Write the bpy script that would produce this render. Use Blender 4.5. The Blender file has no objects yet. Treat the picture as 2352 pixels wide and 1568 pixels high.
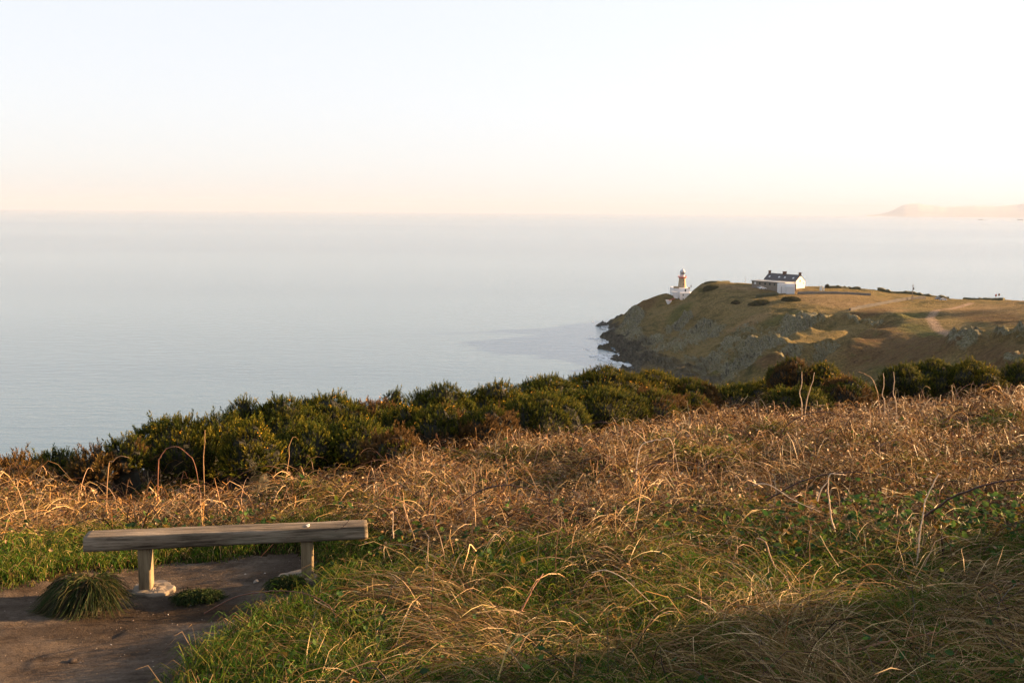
import bpy, bmesh, math, random
import numpy as np
from mathutils import Vector, Matrix

R = math.radians
rng = np.random.default_rng(7)
random.seed(7)
scene = bpy.context.scene
col = scene.collection

# ------------------------------------------------------------------ camera
CAMZ = 80.0
PITCH = R(7.45)
ROLL = R(0.45)
W, H, F = 2352.0, 1568.0, 35.0 / 36.0 * 2352.0
cam_data = bpy.data.cameras.new('camera')
cam_data.lens = 35.0
cam_data.sensor_width = 36.0
cam_data.clip_start = 0.1
cam_data.clip_end = 200000.0
cam = bpy.data.objects.new('camera', cam_data)
col.objects.link(cam)
fwd = Vector((0, math.cos(PITCH), -math.sin(PITCH)))
rgt0 = Vector((1, 0, 0))
up0 = rgt0.cross(fwd)
rgt = (rgt0 * math.cos(ROLL) + up0 * math.sin(ROLL)).normalized()
upv = rgt.cross(fwd).normalized()
cam.matrix_world = Matrix((
    (rgt.x, upv.x, -fwd.x, 0), (rgt.y, upv.y, -fwd.y, 0), (rgt.z, upv.z, -fwd.z, CAMZ), (0, 0, 0, 1)))
scene.camera = cam


def P(px, py, Y):
    """World point at horizontal distance Y in front of the camera seen at pixel (px, py) of a 2352x1568 picture."""
    d = fwd * F + rgt * (px - W / 2) - upv * (py - H / 2)
    t = Y / d.y
    return (d.x * t, Y, CAMZ + d.z * t)


def to_px(x, y, z):
    dx, dy, dz = x, y, z - CAMZ
    f = dx * fwd.x + dy * fwd.y + dz * fwd.z
    a = dx * rgt.x + dy * rgt.y + dz * rgt.z
    b = dx * upv.x + dy * upv.y + dz * upv.z
    f = np.maximum(f, 1e-3)
    return W / 2 + a / f * F, H / 2 - b / f * F


# ------------------------------------------------------------------ world, sun, exposure
SUN_EL, SUN_AZ = R(11.5), R(71.0)          # azimuth measured from +Y towards +X
world = bpy.data.worlds.new('World')
scene.world = world
world.use_nodes = True
wn = world.node_tree
wn.nodes.clear()
sky = wn.nodes.new('ShaderNodeTexSky')
sky.sky_type = 'NISHITA'
sky.sun_disc = False
sky.sun_elevation = SUN_EL
sky.sun_rotation = SUN_AZ
sky.altitude = 80
sky.air_density = 1.0
sky.dust_density = 1.2
sky.ozone_density = 1.0
hsv = wn.nodes.new('ShaderNodeHueSaturation')
hsv.inputs['Saturation'].default_value = 0.62
bg = wn.nodes.new('ShaderNodeBackground')
bg.inputs['Strength'].default_value = 0.072
wo = wn.nodes.new('ShaderNodeOutputWorld')
gam = wn.nodes.new('ShaderNodeGamma')              # softens the sky's contrast: thin bright winter haze all over it
gam.inputs['Gamma'].default_value = 0.24
tint = wn.nodes.new('ShaderNodeMix'); tint.data_type = 'RGBA'; tint.blend_type = 'MULTIPLY'; tint.clamp_result = False
tint.inputs[0].default_value = 1.0
tint.inputs[7].default_value = (1.69, 1.725, 1.87, 1)
wn.links.new(sky.outputs[0], gam.inputs['Color'])
wn.links.new(gam.outputs[0], tint.inputs[6])
wn.links.new(tint.outputs[2], hsv.inputs['Color'])
wn.links.new(hsv.outputs[0], bg.inputs['Color'])
wn.links.new(bg.outputs[0], wo.inputs['Surface'])

sd = bpy.data.lights.new('sun', 'SUN')
sd.energy = 5.0
sd.angle = R(0.6)
sd.color = (1.0, 0.60, 0.27)
sun = bpy.data.objects.new('sun', sd)
col.objects.link(sun)
sdir = Vector((math.sin(SUN_AZ) * math.cos(SUN_EL), math.cos(SUN_AZ) * math.cos(SUN_EL), math.sin(SUN_EL)))
sun.rotation_euler = sdir.to_track_quat('Z', 'Y').to_euler()
sun.location = sdir * 200 + Vector((0, 0, 80))

scene.view_settings.view_transform = 'Standard'
scene.view_settings.look = 'None'
scene.view_settings.gamma = 1.0
scene.view_settings.use_curve_mapping = False
scene.view_settings.exposure = 2.53
scene.render.engine = 'CYCLES'
cy = scene.cycles
cy.max_bounces = 6
cy.diffuse_bounces = 3
cy.glossy_bounces = 3
cy.transmission_bounces = 3
cy.volume_bounces = 1
cy.transparent_max_bounces = 6
cy.use_denoising = True
cy.use_adaptive_sampling = True
cy.adaptive_threshold = 0.015


# ------------------------------------------------------------------ helpers
def tag(o, label=None, cat=None, group=None, kind=None):
    if label: o['label'] = label
    if cat: o['category'] = cat
    if group: o['group'] = group
    if kind: o['kind'] = kind
    return o


def hash2(ix, iy, seed):
    n = (ix.astype(np.int64) * 374761393 + iy.astype(np.int64) * 668265263 + seed * 1442695041) & 0x7fffffff
    n = ((n ^ (n >> 13)) * 1274126177) & 0x7fffffff
    n = n ^ (n >> 16)
    return (n & 0xffff) / 65535.0


def vnoise(x, y, seed=0):
    x = np.asarray(x, float); y = np.asarray(y, float)
    ix = np.floor(x); iy = np.floor(y)
    fx = x - ix; fy = y - iy
    fx = fx * fx * (3 - 2 * fx); fy = fy * fy * (3 - 2 * fy)
    a = hash2(ix, iy, seed); b = hash2(ix + 1, iy, seed)
    c = hash2(ix, iy + 1, seed); d = hash2(ix + 1, iy + 1, seed)
    return (a * (1 - fx) + b * fx) * (1 - fy) + (c * (1 - fx) + d * fx) * fy


def fbm(x, y, oct=4, seed=0):
    s = 0; a = 0.5; t = 0
    for k in range(oct):
        s = s + a * vnoise(x, y, seed + k * 17); t += a
        ca, sa = 1.6, 1.2
        x, y = x * ca + y * sa, -x * sa + y * ca
        a *= 0.5
    return s / t


def ridged(x, y, oct=4, seed=0):
    s = 0; a = 0.5; t = 0
    for k in range(oct):
        s = s + a * (1 - np.abs(2 * vnoise(x, y, seed + k * 17) - 1)); t += a
        x, y = x * 2.03, y * 2.03
        a *= 0.5
    return s / t


def smooth(e0, e1, v):
    t = np.clip((v - e0) / (e1 - e0), 0, 1)
    return t * t * (3 - 2 * t)


class TPS:
    """thin-plate spline through scattered heights: a smooth ground surface"""
    def __init__(s, pts, lam=0.0):
        p = np.array(pts, float)
        s.sc = np.abs(p[:, :2]).max()
        s.c = p[:, :2] / s.sc
        n = len(p)
        K = s.k(np.linalg.norm(s.c[:, None] - s.c[None], axis=2)) + lam * np.eye(n)
        Q = np.c_[np.ones(n), s.c]
        A = np.block([[K, Q], [Q.T, np.zeros((3, 3))]])
        s.w = np.linalg.solve(A, np.r_[p[:, 2], 0, 0, 0])

    @staticmethod
    def k(r):
        return np.where(r > 0, r * r * np.log(np.maximum(r, 1e-12)), 0)

    def __call__(s, x, y):
        x = np.asarray(x, float); y = np.asarray(y, float)
        sh = x.shape
        q = np.c_[x.ravel(), y.ravel()] / s.sc
        out = np.empty(len(q))
        for i in range(0, len(q), 20000):
            b = q[i:i + 20000]
            K = s.k(np.linalg.norm(b[:, None] - s.c[None], axis=2))
            out[i:i + 20000] = K @ s.w[:-3] + s.w[-3] + b @ s.w[-2:]
        return out.reshape(sh)


def mesh_np(name, verts, faces, mat=None, parent=None, cols=None, smooth_=False, attrs=None):
    """faces: (M,3) or (M,4) int array; cols: (N,3) colour per vertex"""
    me = bpy.data.meshes.new(name)
    verts = np.ascontiguousarray(verts, dtype=np.float32)
    faces = np.ascontiguousarray(faces, dtype=np.int32)
    nv, (nf, k) = len(verts), faces.shape
    me.vertices.add(nv)
    me.vertices.foreach_set('co', verts.ravel())
    me.loops.add(nf * k)
    me.loops.foreach_set('vertex_index', faces.ravel())
    me.polygons.add(nf)
    me.polygons.foreach_set('loop_start', np.arange(0, nf * k, k, dtype=np.int32))
    if smooth_:
        me.polygons.foreach_set('use_smooth', np.ones(nf, dtype=bool))
    else:
        me.polygons.foreach_set('use_smooth', np.zeros(nf, dtype=bool))
    me.update(calc_edges=True)
    if cols is not None:
        a = me.color_attributes.new('tint', 'FLOAT_COLOR', 'POINT')
        c = np.ones((nv, 4), dtype=np.float32); c[:, :3] = cols
        a.data.foreach_set('color', c.ravel())
    for an, av in (attrs or {}).items():
        a = me.attributes.new(an, 'FLOAT', 'POINT')
        a.data.foreach_set('value', np.ascontiguousarray(av, dtype=np.float32))
    o = bpy.data.objects.new(name, me)
    col.objects.link(o)
    if mat: me.materials.append(mat)
    if parent: o.parent = parent
    return o


def grid_faces(nx, ny):
    i = np.arange(ny - 1)[:, None] * nx + np.arange(nx - 1)[None]
    i = i.ravel()
    return np.c_[i, i + 1, i + 1 + nx, i + nx]


def bm_obj(name, bm, mat, parent=None, smooth_=False, loc=None):
    me = bpy.data.meshes.new(name)
    bmesh.ops.recalc_face_normals(bm, faces=bm.faces)
    bm.to_mesh(me); bm.free()
    for p in me.polygons: p.use_smooth = smooth_
    me.materials.append(mat)
    o = bpy.data.objects.new(name, me)
    col.objects.link(o)
    if parent: o.parent = parent
    if loc: o.location = loc
    return o


def empty(name, loc, rz=0):
    o = bpy.data.objects.new(name, None)
    o.empty_display_size = 0.3
    o.location = loc; o.rotation_euler = (0, 0, rz)
    col.objects.link(o)
    return o


def box(bm, x0, x1, y0, y1, z0, z1, bevel=0):
    r = bmesh.ops.create_cube(bm, size=1)
    for v in r['verts']:
        v.co = ((x0 + x1) / 2 + v.co.x * (x1 - x0), (y0 + y1) / 2 + v.co.y * (y1 - y0), (z0 + z1) / 2 + v.co.z * (z1 - z0))
    if bevel:
        es = {e for v in r['verts'] for e in v.link_edges}
        bmesh.ops.bevel(bm, geom=list(es), offset=bevel, segments=2, affect='EDGES')


def lathe(bm, prof, n=20, cx=0, cy_=0):
    rings = []
    for r, z in prof:
        rings.append([bm.verts.new((cx + r * math.cos(2 * math.pi * k / n), cy_ + r * math.sin(2 * math.pi * k / n), z)) for k in range(n)])
    for a, b in zip(rings[:-1], rings[1:]):
        for k in range(n):
            bm.faces.new((a[k], a[(k + 1) % n], b[(k + 1) % n], b[k]))
    bm.faces.new(rings[0][::-1]); bm.faces.new(rings[-1])


# ------------------------------------------------------------------ materials
def new_mat(name):
    m = bpy.data.materials.new(name); m.use_nodes = True
    nt = m.node_tree
    return m, nt, nt.nodes['Principled BSDF'], nt.nodes['Material Output']


def N(nt, t, **kw):
    n = nt.nodes.new(t)
    for k, v in kw.items():
        if k in n.inputs: n.inputs[k].default_value = v
        else: setattr(n, k, v)
    return n


def L(nt, a, b): nt.links.new(a, b)


def noise(nt, scale, detail=4, rough=0.55, vec=None, stretch=None, lac=2.0):
    n = N(nt, 'ShaderNodeTexNoise')
    n.inputs['Scale'].default_value = scale
    n.inputs['Detail'].default_value = detail
    n.inputs['Roughness'].default_value = rough
    tc = N(nt, 'ShaderNodeTexCoord')
    if stretch:
        mp = N(nt, 'ShaderNodeMapping')
        mp.inputs['Scale'].default_value = stretch
        L(nt, tc.outputs['Object'], mp.inputs['Vector']); L(nt, mp.outputs[0], n.inputs['Vector'])
    else:
        L(nt, tc.outputs['Object'], n.inputs['Vector'])
    return n.outputs['Fac']


def ramp(nt, fac, stops):
    r = N(nt, 'ShaderNodeValToRGB')
    e = r.color_ramp.elements
    e[0].position, e[0].color = stops[0][0], (*stops[0][1], 1)
    e[1].position, e[1].color = stops[-1][0], (*stops[-1][1], 1)
    for p, c in stops[1:-1]:
        x = e.new(p); x.color = (*c, 1)
    L(nt, fac, r.inputs['Fac'])
    return r.outputs['Color']


def mixc(nt, fac, a, b, mode='MIX'):
    m = N(nt, 'ShaderNodeMix'); m.data_type = 'RGBA'; m.blend_type = mode
    if isinstance(fac, (int, float)): m.inputs[0].default_value = fac
    else: L(nt, fac, m.inputs[0])
    for s, v in ((6, a), (7, b)):
        if isinstance(v, tuple): m.inputs[s].default_value = (*v, 1)
        else: L(nt, v, m.inputs[s])
    return m.outputs[2]


def maths(nt, op, a, b=None, clamp=False):
    m = N(nt, 'ShaderNodeMath'); m.operation = op; m.use_clamp = clamp
    for s, v in ((0, a), (1, b)):
        if v is None: continue
        if isinstance(v, (int, float)): m.inputs[s].default_value = v
        else: L(nt, v, m.inputs[s])
    return m.outputs[0]


def attr(nt, name, colour=False):
    a = N(nt, 'ShaderNodeAttribute'); a.attribute_name = name
    return a.outputs['Color'] if colour else a.outputs['Fac']


def bump(nt, bsdf, h, strength, dist):
    b = N(nt, 'ShaderNodeBump'); b.inputs['Strength'].default_value = strength
    b.inputs['Distance'].default_value = dist
    L(nt, h, b.inputs['Height']); L(nt, b.outputs[0], bsdf.inputs['Normal'])
    return b


def simple(name, c, rough=0.7, var=0.15, scale=4.0, bumpd=0.0, metallic=0.0):
    m, nt, b, o = new_mat(name)
    f = noise(nt, scale, 5, 0.6)
    d = tuple(max(0, x * (1 - var)) for x in c); l = tuple(min(1, x * (1 + var)) for x in c)
    L(nt, ramp(nt, f, [(0.3, d), (0.7, l)]), b.inputs['Base Color'])
    b.inputs['Roughness'].default_value = rough
    b.inputs['Metallic'].default_value = metallic
    if bumpd: bump(nt, b, f, 0.6, bumpd)
    return m


def leafy(name, translucent=0.3, rough=0.6, spec=0.3):
    """plant material: hue from the mesh, some light passing through"""
    m, nt, b, o = new_mat(name)
    c = attr(nt, 'tint', True)
    L(nt, c, b.inputs['Base Color'])
    b.inputs['Roughness'].default_value = rough
    b.inputs['Specular IOR Level'].default_value = spec
    tr = N(nt, 'ShaderNodeBsdfTranslucent'); L(nt, c, tr.inputs['Color'])
    mx = N(nt, 'ShaderNodeMixShader'); mx.inputs[0].default_value = translucent
    L(nt, b.outputs[0], mx.inputs[1]); L(nt, tr.outputs[0], mx.inputs[2])
    L(nt, mx.outputs[0], o.inputs['Surface'])
    return m


# ================================================================== SEA
def sea_material():
    m, nt, b, o = new_mat('sea_water')
    b.inputs['IOR'].default_value = 1.58
    b.inputs['Roughness'].default_value = 0.12
    w1 = noise(nt, 0.16, 5, 0.62, stretch=(0.45, 1.0, 1))     # swell and chop
    w2 = noise(nt, 0.9, 4, 0.6, stretch=(0.6, 1.0, 1))
    band = noise(nt, 0.0016, 3, 0.5, stretch=(0.35, 1.4, 1))  # wind lanes: calmer and rougher water
    calm = maths(nt, 'MULTIPLY_ADD', ramp(nt, band, [(0.25, (0.3, 0.3, 0.3)), (0.75, (1, 1, 1))]), 1.0)
    h = maths(nt, 'ADD', maths(nt, 'MULTIPLY', w1, 1.0), maths(nt, 'MULTIPLY', w2, 0.22))
    far = noise(nt, 0.00035, 3, 0.5, stretch=(0.12, 1.0, 1))
    L(nt, ramp(nt, noise(nt, 0.0011, 5, 0.6, stretch=(0.10, 1.0, 1)), [(0.36, (0.045, 0.090, 0.125)), (0.64, (0.125, 0.195, 0.235))]), b.inputs['Base Color'])
    h = maths(nt, 'MULTIPLY', h, maths(nt, 'MULTIPLY', calm, ramp(nt, far, [(0.32, (0.35, 0.35, 0.35)), (0.68, (1.6, 1.6, 1.6))])))
    bump(nt, b, h, 1.0, 0.55)
    return m


def make_sea():
    rad = [0, 200, 500, 1000, 2500, 6000, 15000, 42000]
    n = 96
    v = [(0, 0, 0)]
    for r in rad[1:]:
        for k in range(n):
            a = 2 * math.pi * k / n
            v.append((r * math.cos(a), r * math.sin(a), 0))
    bm = bmesh.new()
    vs = [bm.verts.new(p) for p in v]
    for k in range(n):
        bm.faces.new((vs[0], vs[1 + k], vs[1 + (k + 1) % n]))
    for j in range(len(rad) - 2):
        a0, b0 = 1 + j * n, 1 + (j + 1) * n
        for k in range(n):
            bm.faces.new((vs[a0 + k], vs[b0 + k], vs[b0 + (k + 1) % n], vs[a0 + (k + 1) % n]))
    o = bm_obj('sea', bm, sea_material())
    tag(o, kind='structure')


make_sea()

# ================================================================== HAZE
def make_haze():
    bm = bmesh.new()
    box(bm, -46000, 46000, -46000, 46000, -8, 420)
    m = bpy.data.materials.new('haze'); m.use_nodes = True
    nt = m.node_tree; nt.nodes.clear()
    v = N(nt, 'ShaderNodeVolumePrincipled')
    v.inputs['Color'].default_value = (0.385, 0.46, 0.62, 1)
    v.inputs['Density'].default_value = 3.6e-5
    v.inputs['Anisotropy'].default_value = 0.0
    out = N(nt, 'ShaderNodeOutputMaterial')
    L(nt, v.outputs[0], out.inputs['Volume'])
    o = bm_obj('haze', bm, m)
    tag(o, kind='stuff')


make_haze()

# ================================================================== HEADLAND
HP = []
def hp(px, py, Y): HP.append(P(px, py, Y))
def hw(x, y, z): HP.append((x, y, z))
# skyline and knoll by the lighthouse
for a in [(1398, 748, 700), (1410, 741, 700), (1425, 733, 697), (1440, 722, 692), (1460, 708, 690), (1480, 695, 690), (1505, 681, 695),
          (1530, 674, 700), (1545, 690, 690), (1560, 700, 668), (1555, 702, 650), (1580, 680, 650), (1600, 661, 655), (1612, 653, 660),
          (1640, 654, 650), (1675, 652, 665), (1735, 654, 665), (1800, 657, 660), (1870, 658, 655), (1920, 659, 655), (1960, 662, 655),
          (2020, 669, 650), (2100, 677, 640), (2150, 683, 635), (2200, 689, 630), (2260, 689, 610), (2305, 688, 600), (2320, 693, 590), (2352, 691, 560),
          # waterline
          (1394, 797, 596), (1398, 812, 575), (1412, 828, 550), (1428, 842, 528), (1400, 770, 640),
          # seaward face
          (1430, 765, 650), (1470, 735, 650), (1500, 742, 620), (1530, 715, 640), (1550, 780, 575), (1500, 800, 562), (1450, 800, 578),
          (1450, 848, 505), (1450, 825, 535), (1500, 852, 482), (1560, 858, 472), (1560, 840, 498), (1560, 745, 610), (1600, 720, 615), (1600, 690, 635), (1640, 680, 630),
          (1600, 760, 585), (1600, 800, 535), (1600, 840, 500), (1620, 875, 458),
          (1650, 705, 605), (1650, 740, 580), (1680, 780, 540), (1690, 830, 495), (1660, 850, 485),
          # field
          (1700, 672, 625), (1760, 678, 610), (1830, 690, 590), (1900, 709, 556), (1950, 714, 545), (1850, 670, 620), (1950, 685, 590), (2000, 692, 580),
          (2050, 680, 620), (2080, 697, 575), (2140, 689, 590), (1700, 700, 595), (1760, 705, 578), (1820, 718, 555),
          # cliff below the field
          (1740, 740, 555), (1780, 765, 528), (1800, 790, 502), (1740, 790, 508), (1840, 750, 530), (1900, 740, 528), (1880, 775, 505), (1960, 745, 512),
          # ridge one
          (1623, 877, 458), (1681, 833, 470), (1720, 815, 476), (1758, 801, 480), (1859, 766, 500), (1940, 752, 505),
          (1700, 860, 440), (1781, 813, 430), (1814, 829, 425), (1740, 835, 432), (1850, 800, 455), (1880, 830, 415),
          # ridge two and right hand slope
          (2045, 730, 480), (2031, 742, 470), (1974, 778, 440), (1935, 805, 420), (1907, 833, 400), (1960, 720, 525), (2000, 712, 535),
          (2053, 750, 455), (2090, 760, 425), (2135, 780, 385), (2197, 778, 365), (2221, 766, 345), (2270, 760, 330), (2328, 756, 320), (2352, 760, 312),
          (2200, 850, 300), (2270, 815, 292), (2352, 860, 265), (2352, 800, 285), (2000, 850, 365), (1960, 850, 385), (2100, 850, 328), (2100, 800, 365), (2030, 790, 405),
          (1900, 870, 385), (1800, 870, 400),
          (1681, 850, 484), (1720, 834, 492), (1758, 820, 496), (1810, 800, 506), (1781, 832, 448), (1814, 847, 442), (1915, 850, 424), (1950, 822, 446), (1990, 790, 464), (2025, 754, 488),
          # right field
          (2050, 710, 545), (2100, 702, 565), (2150, 715, 500), (2130, 735, 470), (2200, 720, 480), (2200, 745, 430), (2260, 745, 395), (2300, 712, 510), (2352, 702, 470), (2352, 740, 350),
          (2250, 700, 560)]:
    hp(*a)
# behind the skyline: ground falls to the sea
for x, y, z in [(70, 735, -3), (100, 745, 3), (120, 760, -2), (150, 740, 10), (180, 745, 6), (220, 750, 4), (260, 760, 0), (320, 750, -3), (380, 730, -3), (120, 700, 19.5),
                (112, 716, 14), (60, 700, -7), (50, 650, -9), (50, 610, -9), (44, 560, -8), (38, 515, -7), (46, 470, -7), (66, 430, -6), (78, 385, -8), (75, 330, -8),
                (430, 640, 8), (480, 560, 10), (500, 480, 22), (420, 420, 42), (400, 300, 62), (300, 250, 55), (200, 250, 34), (350, 200, 75), (450, 200, 88), (500, 350, 60),
                (70, 290, -5), (0, 320, -8), (0, 450, -8), (0, 600, -8), (0, 760, -8), (100, 800, -8), (300, 820, -8), (450, 750, -8), (560, 650, -6), (600, 450, 12),
                (-100, 240, -8), (-200, 300, -8), (-200, 150, -2), (-150, 100, 18), (-60, 180, -3), (0, 230, -6), (60, 230, 6), (-80, 110, 22), (0, 150, 14), (80, 160, 24), (160, 170, 36),
                (240, 160, 58), (330, 120, 82), (-60, 60, 50), (-30, 75, 50), (0, 90, 47), (40, 100, 50), (90, 100, 56), (150, 90, 70), (220, 70, 84),
                (-120, 40, 46), (-200, 60, 20), (-180, 0, 56), (600, 200, 92)]:
    hw(x, y, z)
# around the viewpoint (the fine ground sheet lies over this)
for x, y, z in [(-30, 8, 73.5), (-15, 8, 75.6), (0, 0, 77), (15, 0, 78.5), (40, 0, 82), (80, 10, 86), (-30, -25, 77), (20, -30, 82), (60, -30, 88), (-12, 16, 74.4), (-6, 30, 70.5), (0, 36, 69.8), (12, 38, 70.6), (22, 38, 71.3), (40, 40, 74),
                (-20, 28, 69.0), (-40, 30, 63), (10, 52, 64.5), (-10, 52, 60.5), (30, 55, 65.5), (60, 50, 70.5)]:
    hw(x, y, z)
head_tps = TPS(HP, lam=1e-6)


def blobs(px, py, lst):
    m = np.zeros_like(px)
    for cx, cy2, rx, ry, ang in lst:
        c, s = math.cos(R(ang)), math.sin(R(ang))
        u = ((px - cx) * c + (py - cy2) * s) / rx
        v = (-(px - cx) * s + (py - cy2) * c) / ry
        m = np.maximum(m, 1 - smooth(0.55, 1.25, np.sqrt(u * u + v * v)))
    return m


def headland_material():
    m, nt, b, o = new_mat('headland_ground')
    big = noise(nt, 0.035, 4, 0.6)
    mid = noise(nt, 0.22, 6, 0.68)
    fine = noise(nt, 1.1, 5, 0.75)
    streak = noise(nt, 0.30, 7, 0.78, stretch=(1.9, 0.6, 0.22))
    veg = ramp(nt, maths(nt, 'ADD', maths(nt, 'MULTIPLY', mid, 0.55), maths(nt, 'MULTIPLY', big, 0.45)),
               [(0.36, (0.050, 0.052, 0.018)), (0.45, (0.135, 0.106, 0.042)), (0.54, (0.21, 0.155, 0.07)), (0.66, (0.115, 0.108, 0.04))])
    field = ramp(nt, mid, [(0.3, (0.11, 0.078, 0.038)), (0.5, (0.24, 0.165, 0.085)), (0.68, (0.31, 0.22, 0.12))])
    brown = ramp(nt, mid, [(0.3, (0.060, 0.038, 0.018)), (0.5, (0.14, 0.088, 0.042)), (0.7, (0.12, 0.10, 0.038))])
    green = ramp(nt, mid, [(0.3, (0.055, 0.062, 0.018)), (0.6, (0.13, 0.12, 0.04)), (0.75, (0.19, 0.15, 0.06))])
    rockc = ramp(nt, streak, [(0.36, (0.025, 0.025, 0.020)), (0.43, (0.13, 0.128, 0.098)), (0.50, (0.29, 0.28, 0.215)), (0.56, (0.15, 0.135, 0.06)), (0.62, (0.22, 0.22, 0.175)), (0.72, (0.36, 0.355, 0.30))])
    dark = ramp(nt, streak, [(0.35, (0.020, 0.020, 0.018)), (0.55, (0.085, 0.080, 0.065)), (0.75, (0.16, 0.15, 0.12))])
    c = mixc(nt, attr(nt, 'field'), veg, field)
    c = mixc(nt, attr(nt, 'brown'), c, brown)
    c = mixc(nt, attr(nt, 'green'), c, green)
    rk = maths(nt, 'MULTIPLY', attr(nt, 'rock'), maths(nt, 'MULTIPLY_ADD', fine, 0.9), clamp=False)
    # ragged edge of the rock
    e = maths(nt, 'ADD', attr(nt, 'rock'), maths(nt, 'MULTIPLY', maths(nt, 'SUBTRACT', streak, 0.5), 2.2))
    e = ramp(nt, e, [(0.42, (0, 0, 0)), (0.62, (1, 1, 1))])
    c = mixc(nt, e, c, rockc)
    c = mixc(nt, attr(nt, 'wet'), c, dark)
    c = mixc(nt, attr(nt, 'track'), c, ramp(nt, fine, [(0.3, (0.22, 0.16, 0.12)), (0.7, (0.42, 0.30, 0.22))]))
    c = mixc(nt, 1.0, c, ramp(nt, fine, [(0.30, (0.28, 0.28, 0.28)), (0.66, (1.15, 1.15, 1.15))]), 'MULTIPLY')
    c = mixc(nt, 1.0, c, (0.95, 0.94, 0.86), 'MULTIPLY')
    L(nt, c, b.inputs['Base Color'])
    b.inputs['Roughness'].default_value = 0.9
    b.inputs['Specular IOR Level'].default_value = 0.03
    hgt = maths(nt, 'ADD', maths(nt, 'MULTIPLY', fine, 0.35), maths(nt, 'ADD', mid, maths(nt, 'MULTIPLY', maths(nt, 'MULTIPLY', streak, attr(nt, 'rock')), 1.6)))
    bump(nt, b, hgt, 1.0, 2.4)
    return m


HM = headland_material()


def head_height(X, Y):
    return head_tps(X, Y)


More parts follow.
